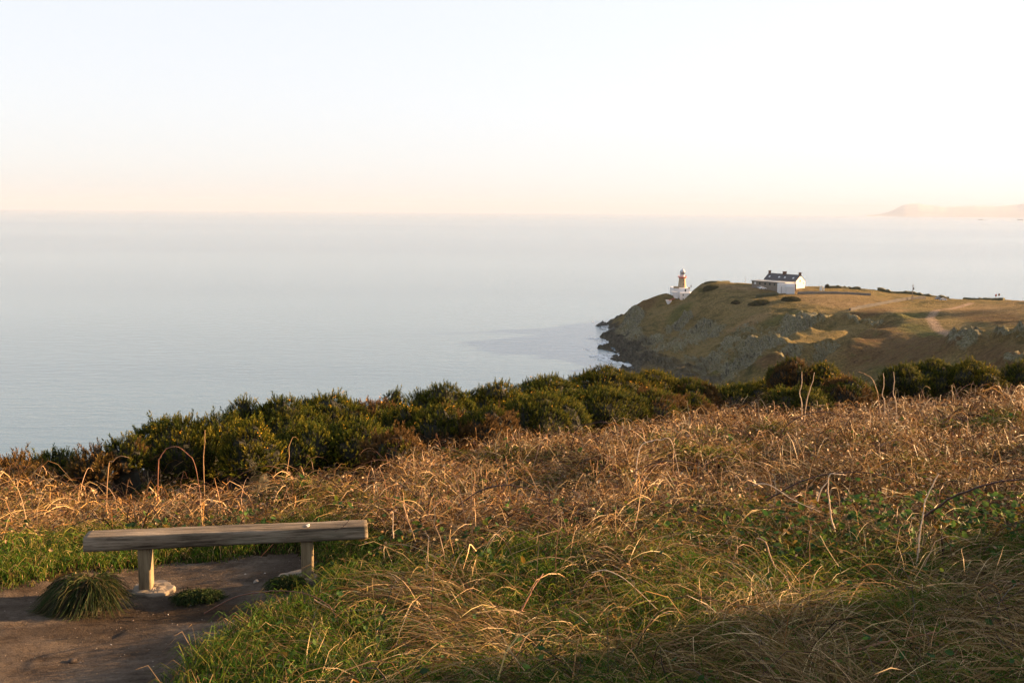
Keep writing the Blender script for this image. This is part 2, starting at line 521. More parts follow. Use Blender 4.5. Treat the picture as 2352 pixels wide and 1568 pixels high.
def make_headland():
    # finer where the photograph looks at it
    xs = np.concatenate([np.arange(-260, 30, 9.0), np.arange(30, 350, 1.35), np.arange(350, 640, 8.0)])
    ys = np.concatenate([np.arange(-60, 240, 6.0), np.arange(240, 770, 1.6), np.arange(770, 840, 8.0)])
    X, Y = np.meshgrid(xs, ys)
    Z = head_height(X, Y)
    px, py = to_px(X, Y, Z)
    gy, gx = np.gradient(Z, ys, xs)
    slope = np.sqrt(gx ** 2 + gy ** 2)
    rock = blobs(px, py, [(1440, 795, 48, 50, 0), (1520, 800, 75, 28, -8), (1600, 775, 75, 26, -20), (1640, 840, 90, 26, -18), (1700, 805, 80, 42, -38), (1800, 765, 80, 30, -22),
                          (1850, 745, 60, 16, -15), (1820, 808, 36, 14, -20), (1900, 800, 40, 22, -10), (2215, 785, 44, 28, -20), (2300, 775, 22, 9, 0), (1960, 735, 22, 9, 20), (2005, 740, 26, 8, 10), (1560, 835, 90, 22, 5),
                          (2342, 772, 18, 12, 0), (2330, 830, 30, 16, 0), (1455, 735, 30, 20, -40), (1560, 745, 40, 12, -25), (1690, 850, 50, 18, -45)])
    rock = np.minimum(1, rock * 1.25) * (0.6 + 0.4 * smooth(0.10, 0.5, slope)) * (0.55 + 0.45 * smooth(0.3, 0.55, fbm(X / 14, Y / 18, 3, 5)))
    wet = (1 - smooth(0.8, 4.2, Z + 2.5 * (fbm(X / 5, Y / 7, 3, 3) - 0.5) * 2)) * smooth(300, 420, Y)
    wet = np.maximum(wet, 0.75 * blobs(px, py, [(1470, 830, 50, 16, 12), (1540, 845, 60, 12, 8), (1420, 790, 12, 20, 0)]))
    field = blobs(px, py, [(1900, 688, 130, 17, 9), (1760, 664, 110, 7, 2), (2020, 700, 70, 15, 12), (2260, 715, 110, 19, 2), (1650, 657, 50, 3.5, 0), (2352, 700, 60, 14, 0), (1980, 690, 100, 16, 8), (1720, 745, 60, 12, -25)])
    field *= 0.55 + 0.45 * smooth(0.3, 0.6, fbm(X / 18, Y / 9, 3, 31))
    brown = blobs(px, py, [(2080, 805, 170, 42, -8), (2000, 800, 90, 40, -35), (2300, 840, 100, 60, 0), (2280, 730, 90, 18, 6), (1990, 720, 60, 10, -10), (1780, 830, 60, 14, -10), (1480, 700, 40, 14, -35)])
    brown = np.maximum(brown, (1 - smooth(240, 300, Y)))
    green = blobs(px, py, [(2130, 760, 75, 14, 10), (1760, 790, 90, 4.5, -24), (1660, 850, 45, 6, -42), (2090, 725, 40, 8, -5), (2060, 850, 60, 12, 0), (1560, 720, 40, 14, -38), (1800, 735, 60, 12, -20)])
    wall = np.zeros_like(X)
    # worn track across the right hand field
    trk = [P(2197, 777, 362), P(2180, 762, 385), P(2158, 748, 415), P(2140, 732, 450), P(2135, 722, 480), P(2150, 712, 505), P(2180, 704, 540), P(2230, 698, 570)]
    dist = np.full(X.shape, 1e9)
    for a, c in zip(trk[:-1], trk[1:]):
        ax, ay = a[0], a[1]; dx, dy = c[0] - ax, c[1] - ay
        t = np.clip(((X - ax) * dx + (Y - ay) * dy) / (dx * dx + dy * dy), 0, 1)
        dist = np.minimum(dist, np.hypot(X - ax - t * dx, Y - ay - t * dy))
    track = (1 - smooth(1.4, 2.8, dist))
    def line_d(pts):
        K = [P(*p) for p in pts]; dm = np.full(X.shape, 1e9); sd = np.zeros(X.shape); en = np.zeros(X.shape)
        for i, (a, c) in enumerate(zip(K[:-1], K[1:])):
            dx, dy = c[0] - a[0], c[1] - a[1]; l2 = dx * dx + dy * dy
            t = ((X - a[0]) * dx + (Y - a[1]) * dy) / l2; tc = np.clip(t, 0, 1)
            d = np.hypot(X - a[0] - tc * dx, Y - a[1] - tc * dy)
            side = np.sign(dx * (Y - a[1]) - dy * (X - a[0]))
            m_ = d < dm
            dm = np.where(m_, d, dm); sd = np.where(m_, side, sd); en = np.where(m_, (i + tc) / (len(K) - 1), en)
        return dm, sd, en
    rdg = np.zeros(X.shape)
    for pts, hgt, wd, tr in (([(1623, 877, 458), (1681, 833, 470), (1758, 801, 480), (1859, 766, 500), (1930, 745, 512)], 1.6, 6, 5.0),
                             ([(1890, 850, 392), (1907, 833, 400), (1935, 805, 420), (1974, 778, 440), (2031, 742, 470), (2060, 728, 492)], 2.2, 7, 6.5),
                             ([(1700, 845, 425), (1740, 823, 430), (1781, 813, 430), (1814, 829, 425), (1850, 850, 415)], 2.0, 8, 4.0)):
        dm, sd_, en = line_d(pts)
        e_ = smooth(0.0, 0.10, en) * (1 - smooth(0.88, 1.0, en))
        e_ = e_ * (0.6 + 0.8 * fbm(X / 12, Y / 12, 3, 71))
        rdg += e_ * (hgt * np.exp(-(dm / wd) ** 2) - tr * (sd_ > 0) * np.exp(-((dm - wd * 1.7) / wd) ** 2))
    fade = smooth(240, 262, Y) * smooth(30, 45, X)
    # relief: gullies and crags on the rock, hummocks elsewhere
    cr = ridged(X / 9 + 0.25 * Y / 9, Y / 26, 4, 11)
    cr2 = ridged(X / 3.1, Y / 6.0, 3, 21)
    crag = (cr - 0.55) * 12.0 + (cr2 - 0.5) * 6.5
    gul = (ridged(X / 34 + 0.5 * Y / 34, Y / 60, 4, 51) - 0.6) * 4.0 * smooth(0.08, 0.3, slope)
    hum = (fbm(X / 11, Y / 11, 4, 2) - 0.5) * 1.8 + (fbm(X / 2.5, Y / 2.5, 3, 9) - 0.5) * 0.5
    flat = blobs(px, py, [(1900, 685, 160, 26, 8), (1760, 664, 130, 12, 2), (2260, 715, 120, 26, 2), (1620, 660, 30, 6, 0), (2040, 700, 115, 22, -12), (2150, 740, 90, 34, 10)])
    Z = Z + fade * (rdg + np.maximum(rock, wet * 0.6) * crag * (1 - flat) + (hum + gul) * (1 - 0.8 * flat))
    Z = np.maximum(Z, -6)
    o = mesh_np('headland', np.c_[X.ravel(), Y.ravel(), Z.ravel()], grid_faces(len(xs), len(ys)), HM, smooth_=True,
                attrs=dict(rock=rock.ravel(), wet=wet.ravel(), field=field.ravel(), brown=brown.ravel(), green=green.ravel(), track=track.ravel()))
    tag(o, kind='structure')
    return xs, ys, Z


HX, HY, HZ = make_headland()


def hz(x, y):
    """headland height by bilinear lookup"""
    i = int(np.clip(np.searchsorted(HX, x) - 1, 0, len(HX) - 2)); j = int(np.clip(np.searchsorted(HY, y) - 1, 0, len(HY) - 2))
    u = (x - HX[i]) / (HX[i + 1] - HX[i]); v = (y - HY[j]) / (HY[j + 1] - HY[j])
    return (HZ[j, i] * (1 - u) + HZ[j, i + 1] * u) * (1 - v) + (HZ[j + 1, i] * (1 - u) + HZ[j + 1, i + 1] * u) * v

# ================================================================== NEAR GROUND
NP = []
def npx(px, py, Y): NP.append(P(px, py, Y))
def nw(x, y, z): NP.append((x, y, CAMZ + z))
for a in [(0, 1568, 5.6), (0, 1352, 8.1), (337, 1352, 8.2), (707, 1326, 8.4), (369, 1286, 9.1), (679, 1267, 9.3), (155, 1325, 8.5), (400, 1455, 6.75), (500, 1500, 6.15),
          (200, 1568, 5.55), (-300, 1400, 7.6), (400, 1400, 7.35), (600, 1400, 7.2)]:
    npx(*a)
for a in [(-4.3, 10, -3.5), (-4, 12, -3.98), (-7, 12, -4.1), (-7, 15, -4.7), (-8, 18, -5.5), (-3, 16, -4.85), (0, 20, -5.2), (-6, 20, -5.6), (-3, 24, -6.6), (-12, 14, -4.8), (-1.5, 10.5, -3.45), (-1, 12.5, -3.8),
          (0, 4.4, -2.42), (-1, 4.6, -2.52), (-0.9, 6, -2.85), (0, 6, -2.82), (1, 8, -3.02), (-0.5, 8.6, -3.12), (2, 4.2, -2.32), (2.5, 5.5, -2.6), (3.3, 7.5, -2.88), (4.5, 11, -3.35), (1, 12, -3.6), (7, 16, -4.0),
          (2, 18, -4.6), (3, 24, -5.7), (12, 27, -5.75), (9, 22, -4.9), (16, 36, -7.1), (5, 31, -6.7), (-2, 32, -8.2), (4, 40, -8.6), (12, 42, -8.9), (-10, 30, -9),
          (0, 0, -1.65), (-3, 0, -1.75), (4, 0, -1.55), (-8, 5, -3.05), (-8, 0, -2.3), (9, 8, -2.3), (11, 12, -2.4), (14, 10, -1.5), (18, 20, -3.6), (26, 30, -5.2), (20, 6, 0.2), (12, 2, -0.8), (0, -6, -0.9), (-10, -6, -1.6), (12, -6, 0.2), (24, 14, -0.8), (26, 42, -8)]:
    nw(*a)
near_tps = TPS(NP, lam=1e-5)
# a bank off to the right (outside the picture) that keeps the low sun off the foreground
BANK = [(13.5, 9.0, 1.9, 3.2, 2.8), (10.5, 6.0, 1.15, 2.8, 2.6)]


def near_base(x, y):
    z = near_tps(x, y)
    for bx, by, h, sx, sy in BANK:
        z = z + h * (0.45 + 1.0 * fbm(x * 0.9 + 11, y * 0.9, 3, 161)) * np.exp(-((x - bx) / sx) ** 2 - ((y - by) / sy) ** 2)
    return z - smooth(35, 46, y) * 3.5 - smooth(18, 27, x - 0.25 * np.maximum(y - 20, 0)) * 0.0


def near_relief(x, y):
    lump = (fbm(x * 0.75 + 4, y * 0.75, 2, 45) - 0.5) * 0.95 * smooth(8.8, 12.5, y)
    return lump + (fbm(x * 0.9, y * 0.9, 4, 41) - 0.5) * 0.22 + (fbm(x * 4, y * 4, 3, 43) - 0.5) * 0.05


PATH_PX = [(-420, 1395), (0, 1356), (70, 1342), (155, 1324), (272, 1304), (369, 1287), (450, 1280), (543, 1276), (620, 1268), (679, 1265), (722, 1278), (742, 1300), (765, 1342), (742, 1368), (690, 1392), (635, 1412), (590, 1440),
           (530, 1460), (485, 1490), (440, 1525), (407, 1556), (380, 1640), (300, 1900), (-900, 1900), (-900, 1500)]
PATH = []
for px, py in PATH_PX:
    Y = 8.0
    for _ in range(12):                      # walk the ray until it meets the ground
        x, y, z = P(px, py, Y)
        g = float(near_base(np.array([x]), np.array([y]))[0])
        Y *= (CAMZ - g) / (CAMZ - z)
        Y = min(max(Y, 1.5), 14)
    x, y, z = P(px, py, Y); PATH.append((x, y))
PATH = np.array(PATH)


def in_poly(x, y, poly):
    x = np.asarray(x); y = np.asarray(y); c = np.zeros(x.shape, bool)
    j = len(poly) - 1
    for i in range(len(poly)):
        xi, yi = poly[i]; xj, yj = poly[j]
        m = ((yi > y) != (yj > y)) & (x < (xj - xi) * (y - yi) / (yj - yi + 1e-12) + xi)
        c ^= m; j = i
    return c


def path_d(x, y):
    """signed distance to the edge of the path, positive inside"""
    d = np.full(np.shape(x), 1e9)
    n = len(PATH)
    for i in range(n):
        a, b = PATH[i], PATH[(i + 1) % n]
        dx, dy = b - a
        t = np.clip(((x - a[0]) * dx + (y - a[1]) * dy) / (dx * dx + dy * dy), 0, 1)
        d = np.minimum(d, np.hypot(x - a[0] - t * dx, y - a[1] - t * dy))
    return np.where(in_poly(x, y, PATH), d, -d)


gx_ = np.concatenate([np.arange(-34, -9, 0.6), np.arange(-9, 6, 0.05), np.arange(6, 40, 0.4)])
gy_ = np.concatenate([np.arange(-8, 3, 0.5), np.arange(3, 12, 0.05), np.arange(12, 46, 0.3)])
GX, GY = np.meshgrid(gx_, gy_)
GD = path_d(GX, GY)
pin = smooth(-0.12, 0.25, GD)
GZ = near_base(GX, GY) + near_relief(GX, GY) * (1 - 0.75 * pin)
# the trodden earth: low ripples and scuffs
GZ += pin * ((fbm(GX * 7, GY * 7, 3, 61) - 0.5) * 0.022 + (fbm(GX * 22, GY * 22, 2, 63) - 0.5) * 0.008) - pin * 0.035
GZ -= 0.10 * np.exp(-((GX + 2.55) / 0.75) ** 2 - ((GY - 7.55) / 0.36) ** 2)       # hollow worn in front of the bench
for _ in range(90):
    fx, fy = -6.5 + 6.0 * rng.random(), 4.5 + 5.0 * rng.random(); fa = rng.random() * 3.14; dp_ = 0.006 + 0.014 * rng.random()
    i0, i1 = np.searchsorted(gx_, [fx - 0.5, fx + 0.5]); j0, j1 = np.searchsorted(gy_, [fy - 0.5, fy + 0.5])
    ux_, uy_ = GX[j0:j1, i0:i1] - fx, GY[j0:j1, i0:i1] - fy
    a_, b_ = ux_ * math.cos(fa) + uy_ * math.sin(fa), -ux_ * math.sin(fa) + uy_ * math.cos(fa)
    q_ = (a_ / 0.14) ** 2 + (b_ / 0.07) ** 2
    GZ[j0:j1, i0:i1] += pin[j0:j1, i0:i1] * dp_ * (0.5 * np.exp(-(q_ - 1.6) ** 2) - np.exp(-q_))
# edges of the sheet dip under the coarse ground
GZ -= (1 - smooth(-34, -28, GX)) * 2.5 + (1 - smooth(-8, -6, GY)) * 1.0


def gz(x, y):
    x = np.asarray(x, float); y = np.asarray(y, float)
    i = np.clip(np.searchsorted(gx_, x) - 1, 0, len(gx_) - 2); j = np.clip(np.searchsorted(gy_, y) - 1, 0, len(gy_) - 2)
    u = (x - gx_[i]) / (gx_[i + 1] - gx_[i]); v = (y - gy_[j]) / (gy_[j + 1] - gy_[j])
    return (GZ[j, i] * (1 - u) + GZ[j, i + 1] * u) * (1 - v) + (GZ[j + 1, i] * (1 - u) + GZ[j + 1, i + 1] * u) * v


def ground_material():
    m, nt, b, o = new_mat('ground_litter')
    a = noise(nt, 1.3, 5, 0.65); f = noise(nt, 14, 5, 0.7)
    c = ramp(nt, a, [(0.35, (0.010, 0.009, 0.005)), (0.5, (0.026, 0.018, 0.010)), (0.68, (0.018, 0.022, 0.007))])
    c = mixc(nt, 1.0, c, ramp(nt, f, [(0.3, (0.5, 0.5, 0.5)), (0.7, (1.5, 1.45, 1.4))]), 'MULTIPLY')
    L(nt, c, b.inputs['Base Color']); b.inputs['Roughness'].default_value = 0.95; b.inputs['Specular IOR Level'].default_value = 0.0
    bump(nt, b, f, 1.0, 0.03)
    return m


def path_material():
    m, nt, b, o = new_mat('path_earth')
    a = noise(nt, 1.6, 5, 0.6); f = noise(nt, 24, 6, 0.75); g = noise(nt, 110, 3, 0.7); s = noise(nt, 3.2, 6, 0.75, stretch=(0.8, 1.2, 1))
    c = ramp(nt, a, [(0.3, (0.060, 0.040, 0.028)), (0.5, (0.105, 0.076, 0.058)), (0.72, (0.165, 0.128, 0.102))])
    c = mixc(nt, 1.0, c, ramp(nt, f, [(0.3, (0.62, 0.6, 0.58)), (0.5, (1, 1, 1)), (0.72, (1.35, 1.35, 1.35))]), 'MULTIPLY')
    c = mixc(nt, 1.0, c, ramp(nt, s, [(0.32, (0.5, 0.46, 0.42)), (0.5, (1, 1, 1)), (0.8, (1.12, 1.12, 1.1))]), 'MULTIPLY')
    c = mixc(nt, ramp(nt, g, [(0.66, (0, 0, 0)), (0.74, (0.6, 0.6, 0.6))]), c, (0.33, 0.28, 0.24))
    c = mixc(nt, attr(nt, 'damp_shade'), c, (0.028, 0.018, 0.012))  # darkens the earth for damp and for painted shade by the bench
    c = mixc(nt, 1.0, c, (0.98, 1.03, 1.04), 'MULTIPLY')
    L(nt, c, b.inputs['Base Color']); b.inputs['Roughness'].default_value = 0.9
    b.inputs['Specular IOR Level'].default_value = 0.06
    hh = maths(nt, 'ADD', maths(nt, 'MULTIPLY', f, 1.0), maths(nt, 'ADD', maths(nt, 'MULTIPLY', g, 0.35), maths(nt, 'MULTIPLY', s, 1.6)))
    bump(nt, b, hh, 1.0, 0.05)
    return m


def make_near():
    V = np.c_[GX.ravel(), GY.ravel(), GZ.ravel()]
    fc = grid_faces(len(gx_), len(gy_))
    cx = V[fc].mean(axis=1)
    d = GD.ravel()[fc].mean(axis=1) + (fbm(cx[:, 0] * 6, cx[:, 1] * 6, 3, 77) - 0.5) * 0.30
    inside = d > 0
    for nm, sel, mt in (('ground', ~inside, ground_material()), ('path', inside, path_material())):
        f = fc[sel]
        used, inv = np.unique(f.ravel(), return_inverse=True)
        vx, vy = V[used][:, 0], V[used][:, 1]
        rag = (fbm(vx * 2.5, vy * 3.5, 4, 151) - 0.5) * 1.3
        damp_shade = np.maximum(1 - smooth(0.5, 1.25, np.sqrt(((vx + 2.5) / 1.15) ** 2 + ((vy - 7.55) / 0.42) ** 2) + rag), 0.7 * smooth(0.56, 0.68, fbm(vx * 0.9, vy * 1.6, 4, 155))) * 0.8  # blob before the bench: damp soil plus shade painted into the colour
        o = mesh_np(nm, V[used], inv.reshape(-1, 4), mt, smooth_=True, attrs=dict(damp_shade=damp_shade))
        tag(o, kind='structure')


make_near()

# ================================================================== CURVES (stems, blades)
def nrm(v): return v / np.maximum(np.linalg.norm(v, axis=-1, keepdims=True), 1e-9)


def strands(name, C, Rr, cols, mat, sides=2, parent=None, tipcol=None, smooth_=False):
    """C (N,K,3) centre lines, Rr (N,K) radii, cols (N,3). sides=2 flat blade, >=3 tube"""
    n, K, _ = C.shape
    T = np.empty_like(C)
    T[:, 1:-1] = C[:, 2:] - C[:, :-2]; T[:, 0] = C[:, 1] - C[:, 0]; T[:, -1] = C[:, -1] - C[:, -2]
    T = nrm(T)
    ref = nrm(rng.normal(size=(n, 1, 3)) * np.array([1, 1, 0.35]))
    A = nrm(np.cross(T, ref)); B = np.cross(T, A)
    if sides == 2:
        V = np.stack([C - A * Rr[..., None], C + A * Rr[..., None]], axis=2)      # N,K,2,3
    else:
        V = np.stack([C + (A * math.cos(2 * math.pi * k / sides) + B * math.sin(2 * math.pi * k / sides)) * Rr[..., None] for k in range(sides)], axis=2)
    S = V.shape[2]
    base = (np.arange(n)[:, None, None] * K + np.arange(K - 1)[None, :, None]) * S
    k = np.arange(S if sides > 2 else 1)[None, None, :]
    k2 = (k + 1) % S
    Fc = np.stack([base + k, base + k2, base + S + k2, base + S + k], axis=-1).reshape(-1, 4)
    cc = np.repeat(np.repeat(cols[:, None, None, :], K, axis=1), S, axis=2)
    if tipcol is not None:
        t = np.linspace(0, 1, K)[None, :, None, None] ** 1.5
        cc = cc * (1 - t) + tipcol[:, None, None, :] * t
    return mesh_np(name, V.reshape(-1, 3), Fc, mat, parent, cc.reshape(-1, 3), smooth_=smooth_)


def arcs(bx, by, bz, h, reach, az, K=6, droop=1.0, wob=0.03, kink=0.0):
    """stems that rise to height h and lean over by reach in direction az"""
    n = len(bx)
    t = np.linspace(0, 1, K)[None]
    hz_ = h[:, None] * (np.sin(t * math.pi * 0.5 * (1 + droop * 0.75)))
    rr = reach[:, None] * t ** 1.35
    X = bx[:, None] + np.cos(az)[:, None] * rr; Y = by[:, None] + np.sin(az)[:, None] * rr
    Z = bz[:, None] + hz_
    C = np.stack([X, Y, Z], axis=-1)
    if wob:
        w = rng.normal(size=C.shape) * wob * 0.55; w[:, 0] = 0; w = np.cumsum(w, axis=1)
        C = C + w
    return C


def pick(pal, n, var=0.18):
    pal = np.array(pal)
    c = pal[rng.integers(0, len(pal), n)]
    return np.clip(c * (1 + rng.normal(size=(n, 1)) * var) * (1 + rng.normal(size=(n, 3)) * 0.04), 0.004, 0.9)


def sample(n, y0, y1, margin=1.0, p=1.0):
    """ground points, thinner with distance"""
    u = rng.random(n)
    if p == 1.0: Y = y0 + (y1 - y0) * u
    else:
        e = 2 - p
        Y = (y0 ** e + (y1 ** e - y0 ** e) * u) ** (1 / e)
    X = (rng.random(n) * 2 - 1) * (0.545 * Y + margin)
    return X, Y


# ---- where things grow (ground plan) ----
def zone(x, y):
    """returns masks: path distance, green strip, foreground bank, bramble, leafy"""
    d = path_d(x, y) + (fbm(x * 5, y * 5, 3, 81) - 0.5) * 0.25
    z = gz(x, y)
    px, py = to_px(x, y, z)
    n1 = fbm(x * 0.9, y * 0.9, 3, 91)
    n2 = fbm(x * 2.2, y * 2.2, 3, 93)
    near_back = (1 - smooth(0.55, 1.1, -d)) * (x < -1.2) * (y > 7.6)           # turf round the back of the path
    left_turf = (px < 330) * (1 - smooth(0.7, 1.7, -d)) * (y > 7.6)
    knoll = np.exp(-((x + 1.75) / 0.9) ** 2 - ((y - 11.0) / 0.85) ** 2) > 0.42
    bank = (1 - smooth(7.4, 9.4, y + 0.25 * (x < 0) * 1.0)) * (x > -2.6)
    patches = (n1 > 0.60) * (y < 14)
    green = np.maximum.reduce([near_back * 1.0, left_turf * 1.0, knoll * 1.0, patches * 0.8])
    green = np.maximum(green, bank * (0.35 + 0.65 * (n2 > 0.5)))
    leafy_ = np.exp(-((x - 4.0) / 1.9) ** 2 - ((y - 8.6) / 1.1) ** 2)
    bramble = (1 - np.maximum.reduce([near_back * 1.0, left_turf * 1.0, knoll * 0.9])) * smooth(7.6, 10.2, y + (x < -2) * 1.2)
    return d, green, bank, bramble, leafy_, n1, n2


GRASS_M = leafy('grass_blade', 0.35, 0.5, 0.08)
STRAW_M = leafy('dry_stem', 0.15, 0.5, 0.18)
LEAF_M = leafy('bramble_leaf', 0.3, 0.6, 0.05)
GORSE_M = leafy('gorse_spine', 0.22, 0.6, 0.05)
FLOWER_M = leafy('gorse_petal', 0.4, 0.6, 0.2)

GREENS = [(0.0276, 0.07544, 0.00736), (0.04784, 0.09936, 0.0092), (0.01656, 0.04784, 0.00736), (0.092, 0.1196, 0.01288), (0.1242, 0.1242, 0.02392)]
STRAWS = [(0.216, 0.1368, 0.0576), (0.1224, 0.072, 0.03024), (0.36, 0.252, 0.1296), (0.0576, 0.03312, 0.01584), (0.1728, 0.126, 0.04464)]
RUSTS = [(0.170, 0.078, 0.020), (0.265, 0.138, 0.040), (0.085, 0.038, 0.012), (0.36, 0.215, 0.080), (0.030, 0.017, 0.008), (0.45, 0.31, 0.155)]
DARKS = [(0.0308, 0.01568, 0.01232), (0.0448, 0.0224, 0.0168), (0.0252, 0.0168, 0.0112)]


def make_vegetation():
    # --- short turf
    x, y = sample(260000, 4.2, 13.5)
    d, green, bank, bram, lf, n1, n2 = zone(x, y)
    keep = (rng.random(len(x)) < green * (1 - 0.30 * (bank > 0.2) * (d < -0.5)) * (1 - bank * (1 - smooth(0.40, 0.58, fbm(x * 1.7 + 5, y * 1.7, 3, 96))) * 0.85)) & (d < 0.03 + 0.05 * rng.random(len(x)))
    x, y, d, bk = x[keep], y[keep], d[keep], bank[keep]
    # sparse sprouts on the path by its lower edge
    n = len(x)
    h = (0.045 + 0.10 * rng.random(n)) * (0.75 + 0.9 * fbm(x * 3, y * 3, 2, 95)) * (1 + 0.6 * bk) * smooth(-0.05, 0.25, -d + 0.10)
    C = arcs(x, y, gz(x, y) - 0.01, h, h * (0.3 + 0.9 * rng.random(n)), rng.random(n) * 6.283, K=4, droop=0.6, wob=0.003)
    r = np.outer(0.0016 + 0.0022 * rng.random(n), [1, 0.85, 0.6, 0.1]) * np.sqrt(np.maximum(y, 5) / 6)[:, None]
    cg = pick(GREENS, n); dry = rng.random(n) < 0.18; cg[dry] = pick(STRAWS, dry.sum())
    tag(strands('grass', C, r, cg, GRASS_M), kind='stuff')
    # --- long green blades of the bank
    x, y = sample(230000, 3.9, 24)
    d, green, bank, bram, lf, n1, n2 = zone(x, y)
    keep = (rng.random(len(x)) < np.maximum(bank * (0.32 + 0.68 * smooth(0.43, 0.54, n2)), np.maximum(green * 0.3 * (y > 8), (y > 8.5) * 0.9 * smooth(0.45, 0.57, fbm(x * 0.55 + 7, y * 0.55, 3, 131))))) & (d < -0.12)
    x, y = x[keep], y[keep]; n = len(x)
    h = (0.10 + 0.20 * rng.random(n)) * (0.35 + 0.65 * smooth(0.1, 0.9, -d[keep]))
    C = arcs(x, y, gz(x, y) - 0.01, h, h * (0.3 + 1.3 * rng.random(n)), rng.random(n) * 6.283, K=6, droop=1.0, wob=0.006)
    r = np.outer(0.0018 + 0.002 * rng.random(n), [0.8, 1, 1, 0.8, 0.55, 0.1]) * np.sqrt(np.maximum(y, 5) / 6)[:, None]
    cg = pick(GREENS[:4], n); ye = rng.random(n) < 0.25 + 0.35 * (y > 9); cg[ye] = pick([(0.16, 0.145, 0.03), (0.24, 0.19, 0.06), (0.10, 0.12, 0.02)], ye.sum())
    tag(strands('long_grass', C, r, cg, GRASS_M), kind='stuff')
    # --- flopped straw
    x, y = sample(190000, 3.9, 14)
    d, green, bank, bram, lf, n1, n2 = zone(x, y)
    n3 = fbm(x * 1.3 + 9, y * 1.3, 3, 97)
    keep = (rng.random(len(x)) < np.maximum(bank * (0.11 + 0.75 * smooth(0.48, 0.60, n3)) * smooth(0.15, 0.9, -d), 0.3 * bram)) & (d < -0.22)
    x, y = x[keep], y[keep]; n = len(x)
    ln = (0.18 + 0.40 * rng.random(n)) * (0.4 + 0.6 * smooth(0.2, 1.1, -d[keep]))
    hh = ln * (0.06 + 0.55 * rng.random(n) ** 1.8)
    az = fbm(x * 0.7, y * 0.7, 2, 98) * 12 + rng.normal(size=n) * 0.9
    base = gz(x, y) + 0.01 + 0.16 * rng.random(n) * smooth(0.2, 1.0, -d[keep])
    C = arcs(x, y, base, hh, ln * 1.1, az, K=7, droop=0.35, wob=0.009)
    r = np.outer(0.0013 + 0.0021 * rng.random(n) ** 1.5, [1, 1, 1, 0.9, 0.8, 0.6, 0.3]) * np.sqrt(np.maximum(y, 5) / 6)[:, None]
    tag(strands('dry_grass', C, r, pick(STRAWS, n), STRAW_M), kind='stuff')
    # --- bramble tangle
    x, y = sample(340000, 4.2, 37, margin=1.5, p=0.9)
    d, green, bank, bram, lf, n1, n2 = zone(x, y)
    thick = (x < -0.8) * (y > 10.2) * (y < 15) * 0.75
    keep = (rng.random(len(x)) < np.maximum(bram * thick, np.maximum(bram, 0.30 * bank * smooth(0.45, 0.6, fbm(x * 0.8 + 2, y * 0.8, 3, 133))) * (0.10 + 1.0 * smooth(0.36, 0.60, fbm(x * 1.0, y * 1.0, 3, 99))))) & (d < -0.6)
    x, y = x[keep], y[keep]; n = len(x)
    lump = fbm(x * 0.8 + 3, y * 0.8, 3, 101)
    h = (0.07 + 0.38 * rng.random(n) ** 1.5) * (0.35 + 1.4 * lump) * (0.75 + 0.25 * smooth(9, 12, y))
    reach = 0.15 + 0.60 * rng.random(n)
    C = arcs(x, y, gz(x, y) + 0.12 * rng.random(n), h, reach, rng.random(n) * 6.283, K=6, droop=0.95, wob=0.030)
    st = rng.random(n) < 0.55         # most are straighter and broken, not looped
    t_ = np.linspace(0, 1, 6)[None]
    C[st, :, 2] = (gz(x, y) + 0.05)[st][:, None] + h[st][:, None] * (0.25 + 0.75 * rng.random((st.sum(), 1))) * t_ + np.cumsum(rng.normal(size=(st.sum(), 6)) * 0.015, axis=1)
    r = np.outer(0.0011 + 0.0040 * rng.random(n) ** 3, [1, 1, 0.95, 0.85, 0.7, 0.4]) * np.sqrt(np.maximum(y, 6) / 7)[:, None]
    cc = pick(RUSTS, n)
    dk = rng.random(n) < 0.34; cc[dk] = pick(DARKS, dk.sum())
    tag(strands('bramble_tangle', C, r, cc, STRAW_M), kind='stuff')
    # --- taller dead stems standing out of it
    x, y = sample(2600, 7.0, 34, margin=1.0)
    d, green, bank, bram, lf, n1, n2 = zone(x, y)
    keep = (rng.random(len(x)) < np.maximum(bram, bank * 0.5)) & (d < -0.4)
    x, y = x[keep], y[keep]; n = len(x)
    h = 0.28 + 0.50 * rng.random(n) ** 1.5
    C = arcs(x, y, gz(x, y), h, 0.08 + 0.6 * rng.random(n) ** 1.5, rng.random(n) * 6.283, K=9, droop=0.42, wob=0.022)
    r = np.outer(0.0024 + 0.0022 * rng.random(n), np.linspace(1, 0.35, 9)) * (np.maximum(y, 6) / 8)[:, None] ** 0.6
    cc = pick([(0.42, 0.29, 0.17), (0.30, 0.17, 0.09), (0.10, 0.055, 0.04), (0.40, 0.29, 0.18)], n)
    tag(strands('dead_stems', C, r, cc, STRAW_M, sides=3), kind='stuff')
    # --- long dark canes looping low over the thicket
    x, y = sample(1500, 5.0, 30, margin=1.0)
    d, green, bank, bram, lf, n1, n2 = zone(x, y)
    keep = (rng.random(len(x)) < np.maximum(bram, bank * 0.35)) & (d < -0.8)
    x, y = x[keep], y[keep]; n = len(x)
    h = 0.25 + 0.35 * rng.random(n)
    C = arcs(x, y, gz(x, y), h, 0.7 + 0.9 * rng.random(n), rng.random(n) * 6.283, K=14, droop=1.05, wob=0.010)
    r = np.outer(0.0022 + 0.0022 * rng.random(n), np.linspace(1.1, 0.5, 14)) * (np.maximum(y, 6) / 8)[:, None] ** 0.5
    tag(strands('bramble_canes', C, r, pick(DARKS + [(0.12, 0.055, 0.03)], n), STRAW_M, sides=3), kind='stuff')
    # --- leaves: green bramble leaves and dead curled ones
    leaf('bramble_leaves', 42000, True)
    leaf('dead_leaves', 90000, False)


